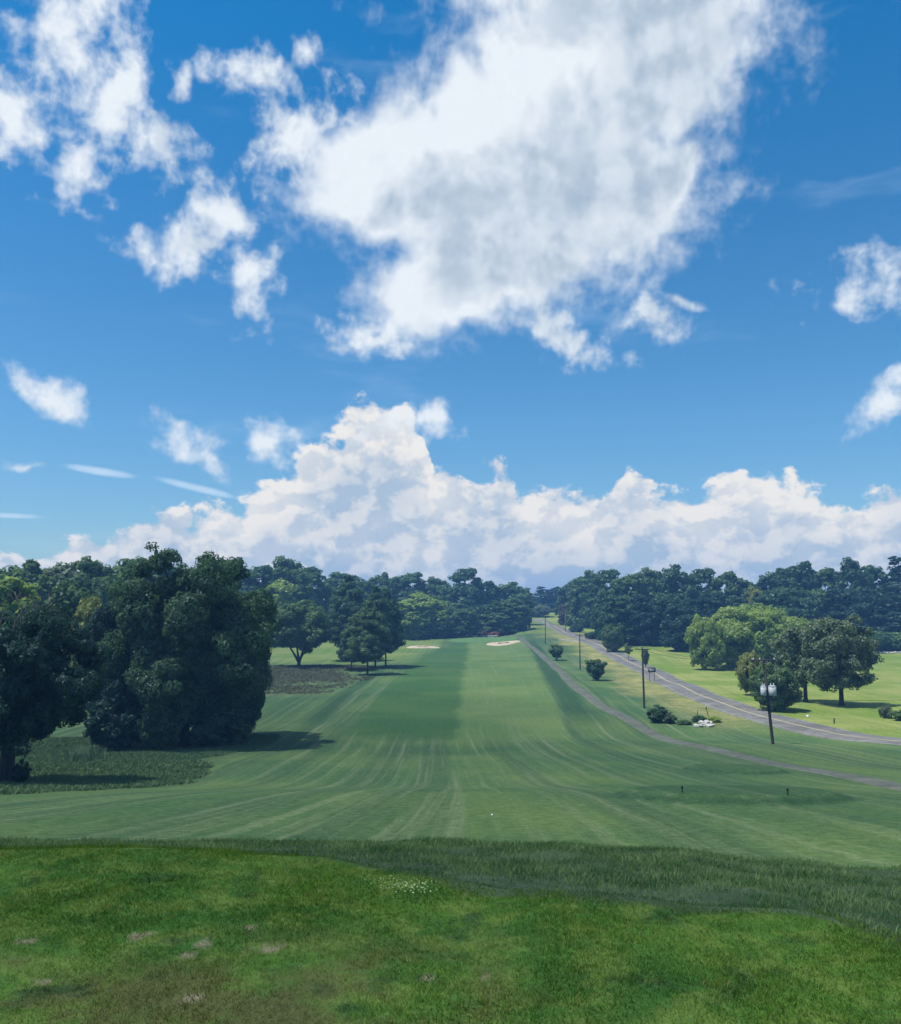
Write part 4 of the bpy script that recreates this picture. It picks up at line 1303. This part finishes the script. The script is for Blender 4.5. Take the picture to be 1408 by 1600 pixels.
def scatter(name, label_kind, pts, rot, scl, meshes, pick):
    """one 'stuff' object: instances of grass clumps on points"""
    col = bpy.data.collections.new(name + '_clumps')
    for i, me in enumerate(meshes):
        o = bpy.data.objects.new(f'{name}_clump_{i}', me); col.objects.link(o)
    me = bpy.data.meshes.new(name)
    me.vertices.add(len(pts)); me.vertices.foreach_set('co', np.asarray(pts, np.float32).ravel())
    for nm, typ, arr in (('rot', 'FLOAT', rot), ('scl', 'FLOAT', scl), ('pick', 'INT', pick)):
        a = me.attributes.new(nm, typ, 'POINT'); a.data.foreach_set('value', np.asarray(arr, np.int32 if typ == 'INT' else np.float32))
    ob = link(bpy.data.objects.new(name, me))
    ng = bpy.data.node_groups.new(name + '_nodes', 'GeometryNodeTree')
    ng.interface.new_socket('Geometry', in_out='INPUT', socket_type='NodeSocketGeometry')
    ng.interface.new_socket('Geometry', in_out='OUTPUT', socket_type='NodeSocketGeometry')
    N = ng.nodes; L = ng.links
    gi = N.new('NodeGroupInput'); go = N.new('NodeGroupOutput')
    iop = N.new('GeometryNodeInstanceOnPoints')
    ci = N.new('GeometryNodeCollectionInfo'); ci.inputs['Collection'].default_value = col
    ci.inputs['Separate Children'].default_value = True; ci.inputs['Reset Children'].default_value = True
    def at_(nm, typ):
        n_ = N.new('GeometryNodeInputNamedAttribute'); n_.data_type = typ; n_.inputs[0].default_value = nm; return n_.outputs[0]
    cb = N.new('ShaderNodeCombineXYZ'); L.new(at_('rot', 'FLOAT'), cb.inputs[2])
    sc = N.new('ShaderNodeCombineXYZ')
    s_ = at_('scl', 'FLOAT')
    for i in range(3): L.new(s_, sc.inputs[i])
    L.new(gi.outputs[0], iop.inputs['Points']); L.new(ci.outputs[0], iop.inputs['Instance'])
    iop.inputs['Pick Instance'].default_value = True
    L.new(at_('pick', 'INT'), iop.inputs['Instance Index'])
    e2r = N.new('FunctionNodeEulerToRotation'); L.new(cb.outputs[0], e2r.inputs[0])
    L.new(e2r.outputs[0], iop.inputs['Rotation']); L.new(sc.outputs[0], iop.inputs['Scale'])
    L.new(iop.outputs[0], go.inputs[0])
    md = ob.modifiers.new('grass', 'NODES'); md.node_group = ng
    return tag(ob, kind='stuff', label=label_kind[0], cat=label_kind[1])


LAWN_M = make_blade_mat('lawn_blades')
STRIP_M = make_blade_mat('strip_blades', True)
SHORT_SHADOW_M = make_blade_mat('short_shadow_blades', True, True)
rs_ = np.random.RandomState(100)


def jitter_grid(y0, y1, slope, step):
    out = []
    y = y0
    while y < y1:
        w = slope * y + 0.8
        xs = np.arange(-w, w, step)
        out.append(np.stack([xs + rs_.uniform(-0.6, 0.6, len(xs)) * step, y + rs_.uniform(-0.6, 0.6, len(xs)) * step], 1))
        y += step
    return np.concatenate(out)


P = jitter_grid(2.4, 7.0, 0.66, 0.055)
e_ = EDGE(P[:, 0])
P = P[P[:, 1] < e_ + 0.04 * rs_.normal(size=len(P))]
bare = np.zeros(len(P), bool)
for px, py, rad in BARE:
    bx, by = at(px, py)
    bare |= (np.hypot((P[:, 0] - bx) / 1.7, P[:, 1] - by) < rad * 0.85)
P = P[~bare]
Zp = ground_z(P[:, 0], P[:, 1])
scl = rs_.uniform(0.75, 1.2, len(P)) * (1 + 0.22 * wobble(P[:, 0], P[:, 1], 0.8, 2))
wornm = ss(5.2, 4.0, P[:, 1]) * ss(1.0, -0.4, P[:, 0])
scl *= 1 - 0.25 * wornm
scatter('lawn_grass', ('short tufted lawn grass of the near lawn', 'grass'), np.stack([P[:, 0], P[:, 1], Zp], 1), rs_.uniform(0, 6.28, len(P)), scl,
        [clump_mesh(f'lawn_clump_{i}', 200 + i, 52, 0.085, 0.027, 0.0030, 1.1, LAWN_M) for i in range(6)], rs_.randint(0, 6, len(P)))

P = jitter_grid(3.0, 11.6, 0.66, 0.085)
hi = pchip([-40, -8, -4, 0, 2.2, 4.5, 8, 40], [10.9, 10.9, 10.9, 10.7, 10.5, 9.8, 9.0, 9.0])
d0 = P[:, 1] - EDGE(P[:, 0])
keep = (d0 > 0.02 + 0.05 * rs_.normal(size=len(P))) & (P[:, 1] < hi(P[:, 0]) + 0.6 * rs_.normal(size=len(P)) + 0.35 * wobble(P[:, 0], P[:, 1], 1.7, 6))
P = P[keep]; d0 = d0[keep]
Zp = ground_z(P[:, 0], P[:, 1])
# low right below the crest, shadow band painted into the blades, long further down
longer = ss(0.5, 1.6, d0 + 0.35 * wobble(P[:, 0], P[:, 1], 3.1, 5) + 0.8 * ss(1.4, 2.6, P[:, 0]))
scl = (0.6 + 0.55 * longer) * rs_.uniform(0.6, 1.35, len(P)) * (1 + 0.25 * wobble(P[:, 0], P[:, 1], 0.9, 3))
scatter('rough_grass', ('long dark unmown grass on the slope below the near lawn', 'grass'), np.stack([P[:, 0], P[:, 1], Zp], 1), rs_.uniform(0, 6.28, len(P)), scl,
        [clump_mesh(f'rough_clump_{i}', 300 + i, 46, 0.11, 0.032, 0.0034, 1.0, STRIP_M if i < 6 else SHORT_SHADOW_M) for i in range(10)], np.where(rs_.uniform(0, 1, len(P)) < longer, rs_.randint(0, 6, len(P)), rs_.randint(6, 10, len(P))))

# tall meadow grass under the left trees and along the brown patch
TALL_M = simple('tall_grass', (0.09, 0.165, 0.07), 0.9, 0.4, 0.35)
TALLB_M = simple('tall_grass_brown', (0.115, 0.128, 0.075), 0.9, 0.3, 0.3)
lb = pchip([30, 45, 52, 60, 72, 84, 92, 100, 140, 1000], [-60, -21.5, -20.5, -18.5, -18.8, -22.5, -22.5, -20, -26, -40])
n = 26000
P = np.stack([rs_.uniform(-62, -16, n), rs_.uniform(44, 112, n)], 1)
P = P[(P[:, 0] < lb(P[:, 1]) - 0.2 + 0.5 * wobble(P[:, 0], P[:, 1], 6, 1))]
scatter('meadow_grass', ('tall unmown grass around the trunks of the dark trees', 'grass'), np.stack([P[:, 0], P[:, 1], ground_z(P[:, 0], P[:, 1])], 1), rs_.uniform(0, 6.28, len(P)), rs_.uniform(0.6, 1.5, len(P)),
        [clump_mesh(f'tall_clump_{i}', 400 + i, 26, 0.3, 0.15, 0.03, 1.0, TALL_M) for i in range(4)], rs_.randint(0, 4, len(P)))
n = 12000
P = np.stack([rs_.uniform(-66, -18, n), rs_.uniform(172, 250, n)], 1)
P = P[rs_.uniform(0, 1, len(P)) < 0.8 * ss(0, 14, -19 - P[:, 0] + 5 * wobble(P[:, 0], P[:, 1], 17, 3)) * ss(172, 196, P[:, 1] + 9 * wobble(P[:, 0], P[:, 1], 17, 3))]
scatter('fescue_grass', ('brownish long grass between the fairway and the forked tree', 'grass'), np.stack([P[:, 0], P[:, 1], ground_z(P[:, 0], P[:, 1])], 1), rs_.uniform(0, 6.28, len(P)), rs_.uniform(0.6, 1.4, len(P)),
        [clump_mesh(f'fescue_clump_{i}', 500 + i, 20, 0.5, 0.3, 0.06, 0.8, TALLB_M) for i in range(4)], rs_.randint(0, 4, len(P)))

REED = simple('reed_blades', (0.13, 0.21, 0.11), 0.8, 1.5, 0.3)
x, y, z = at_d(147, 82)
o = link(bpy.data.objects.new('reed_clump', clump_mesh('reed_clump', 77, 420, 1.7, 1.15, 0.05, 0.5, REED)))
o.location = (x, y, z)
tag(o, 'pale upright reedy grass clump at the foot of the big dark trees', 'reeds')

# white clover in the near lawn
x, y = at(632, 1397)
n = 110
cx = x + rs_.normal(0, 0.09, n) + 0.02; cyy = y + rs_.normal(0, 0.05, n)
CLOV = simple('clover_pale', (0.17, 0.25, 0.12), 0.7, 8.0, 0.3)
C = np.stack([cx, cyy, ground_z(cx, cyy) + rs_.uniform(0.03, 0.06, n)], 1)
N = np.tile(np.array([0, -0.3, 1.0]), (n, 1)) + unit(rs_, n) * 0.5
V, q, t = leaf_cards(rs_, C, N / np.linalg.norm(N, axis=1)[:, None], 0.012, rs_.uniform(0, 1, n))
tag(link(bpy.data.objects.new('clover', np_mesh('clover', V, q, CLOV, False, {'tint': t}))), 'patch of pale clover in the near lawn', 'clover', kind='stuff')

# ------------------------------------------------------------------ the cloud overhead whose shade lies on the near ground
def cumulus(name, ground_xy, alt, rx, ry, rz, dens, seed):
    import bmesh
    bm = bmesh.new(); bmesh.ops.create_icosphere(bm, subdivisions=5, radius=1.0)
    rs = np.random.RandomState(seed); ph = rs.uniform(0, 6.28, 9)
    for v in bm.verts:
        c = v.co.copy()
        f = 1 + 0.16 * math.sin(3 * c.x + ph[0]) * math.cos(2.5 * c.y + ph[1]) + 0.11 * math.sin(6 * c.x + ph[2]) * math.sin(5 * c.y + ph[3]) + 0.06 * math.sin(11 * c.y + ph[4] + 3 * c.x) + 0.04 * math.sin(17 * c.x + ph[5])
        zf = 1.0 if c.z > 0 else 0.45
        v.co = Vector((c.x * f * rx, c.y * f * ry, c.z * f * rz * zf * (1 + 0.35 * math.sin(5 * c.x + ph[6]) * math.sin(5 * c.y + ph[7]))))
    me = bpy.data.meshes.new(name); bm.to_mesh(me); bm.free()
    m, k, out = new_mat('cloud_vapour')
    pv = k.node('ShaderNodeVolumePrincipled')
    pv.inputs['Color'].default_value = (0.97, 0.98, 1, 1); pv.inputs['Density'].default_value = dens; pv.inputs['Anisotropy'].default_value = 0.5
    k.l.new(pv.outputs[0], out.inputs['Volume'])
    me.materials.append(m)
    o = link(bpy.data.objects.new(name, me))
    gx, gy = ground_xy; off = alt / math.tan(SUN_EL)
    o.location = (gx + math.sin(SUN_AZ) * off, gy + math.cos(SUN_AZ) * off, alt)
    return tag(o, 'cumulus cloud high above the near end of the course', 'cloud', kind='stuff')


cumulus('cloud', (-60, 75), 430, 105, 95, 40, 0.007, 4)

# ------------------------------------------------------------------ haze in the air
def haze_box(dens):
    o = MB().box((0, 780, 5), (5900, 1760, 54)).build('haze', None)
    m, k, out = new_mat('haze_air')
    pv = k.node('ShaderNodeVolumePrincipled')
    pv.inputs['Color'].default_value = (0.22, 0.52, 1.0, 1); pv.inputs['Density'].default_value = dens; pv.inputs['Anisotropy'].default_value = 0.1
    k.l.new(pv.outputs[0], out.inputs['Volume'])
    o.data.materials.append(m)
    return tag(o, 'thin blue summer haze over the valley', 'haze', kind='stuff')


haze_box(0.00045)
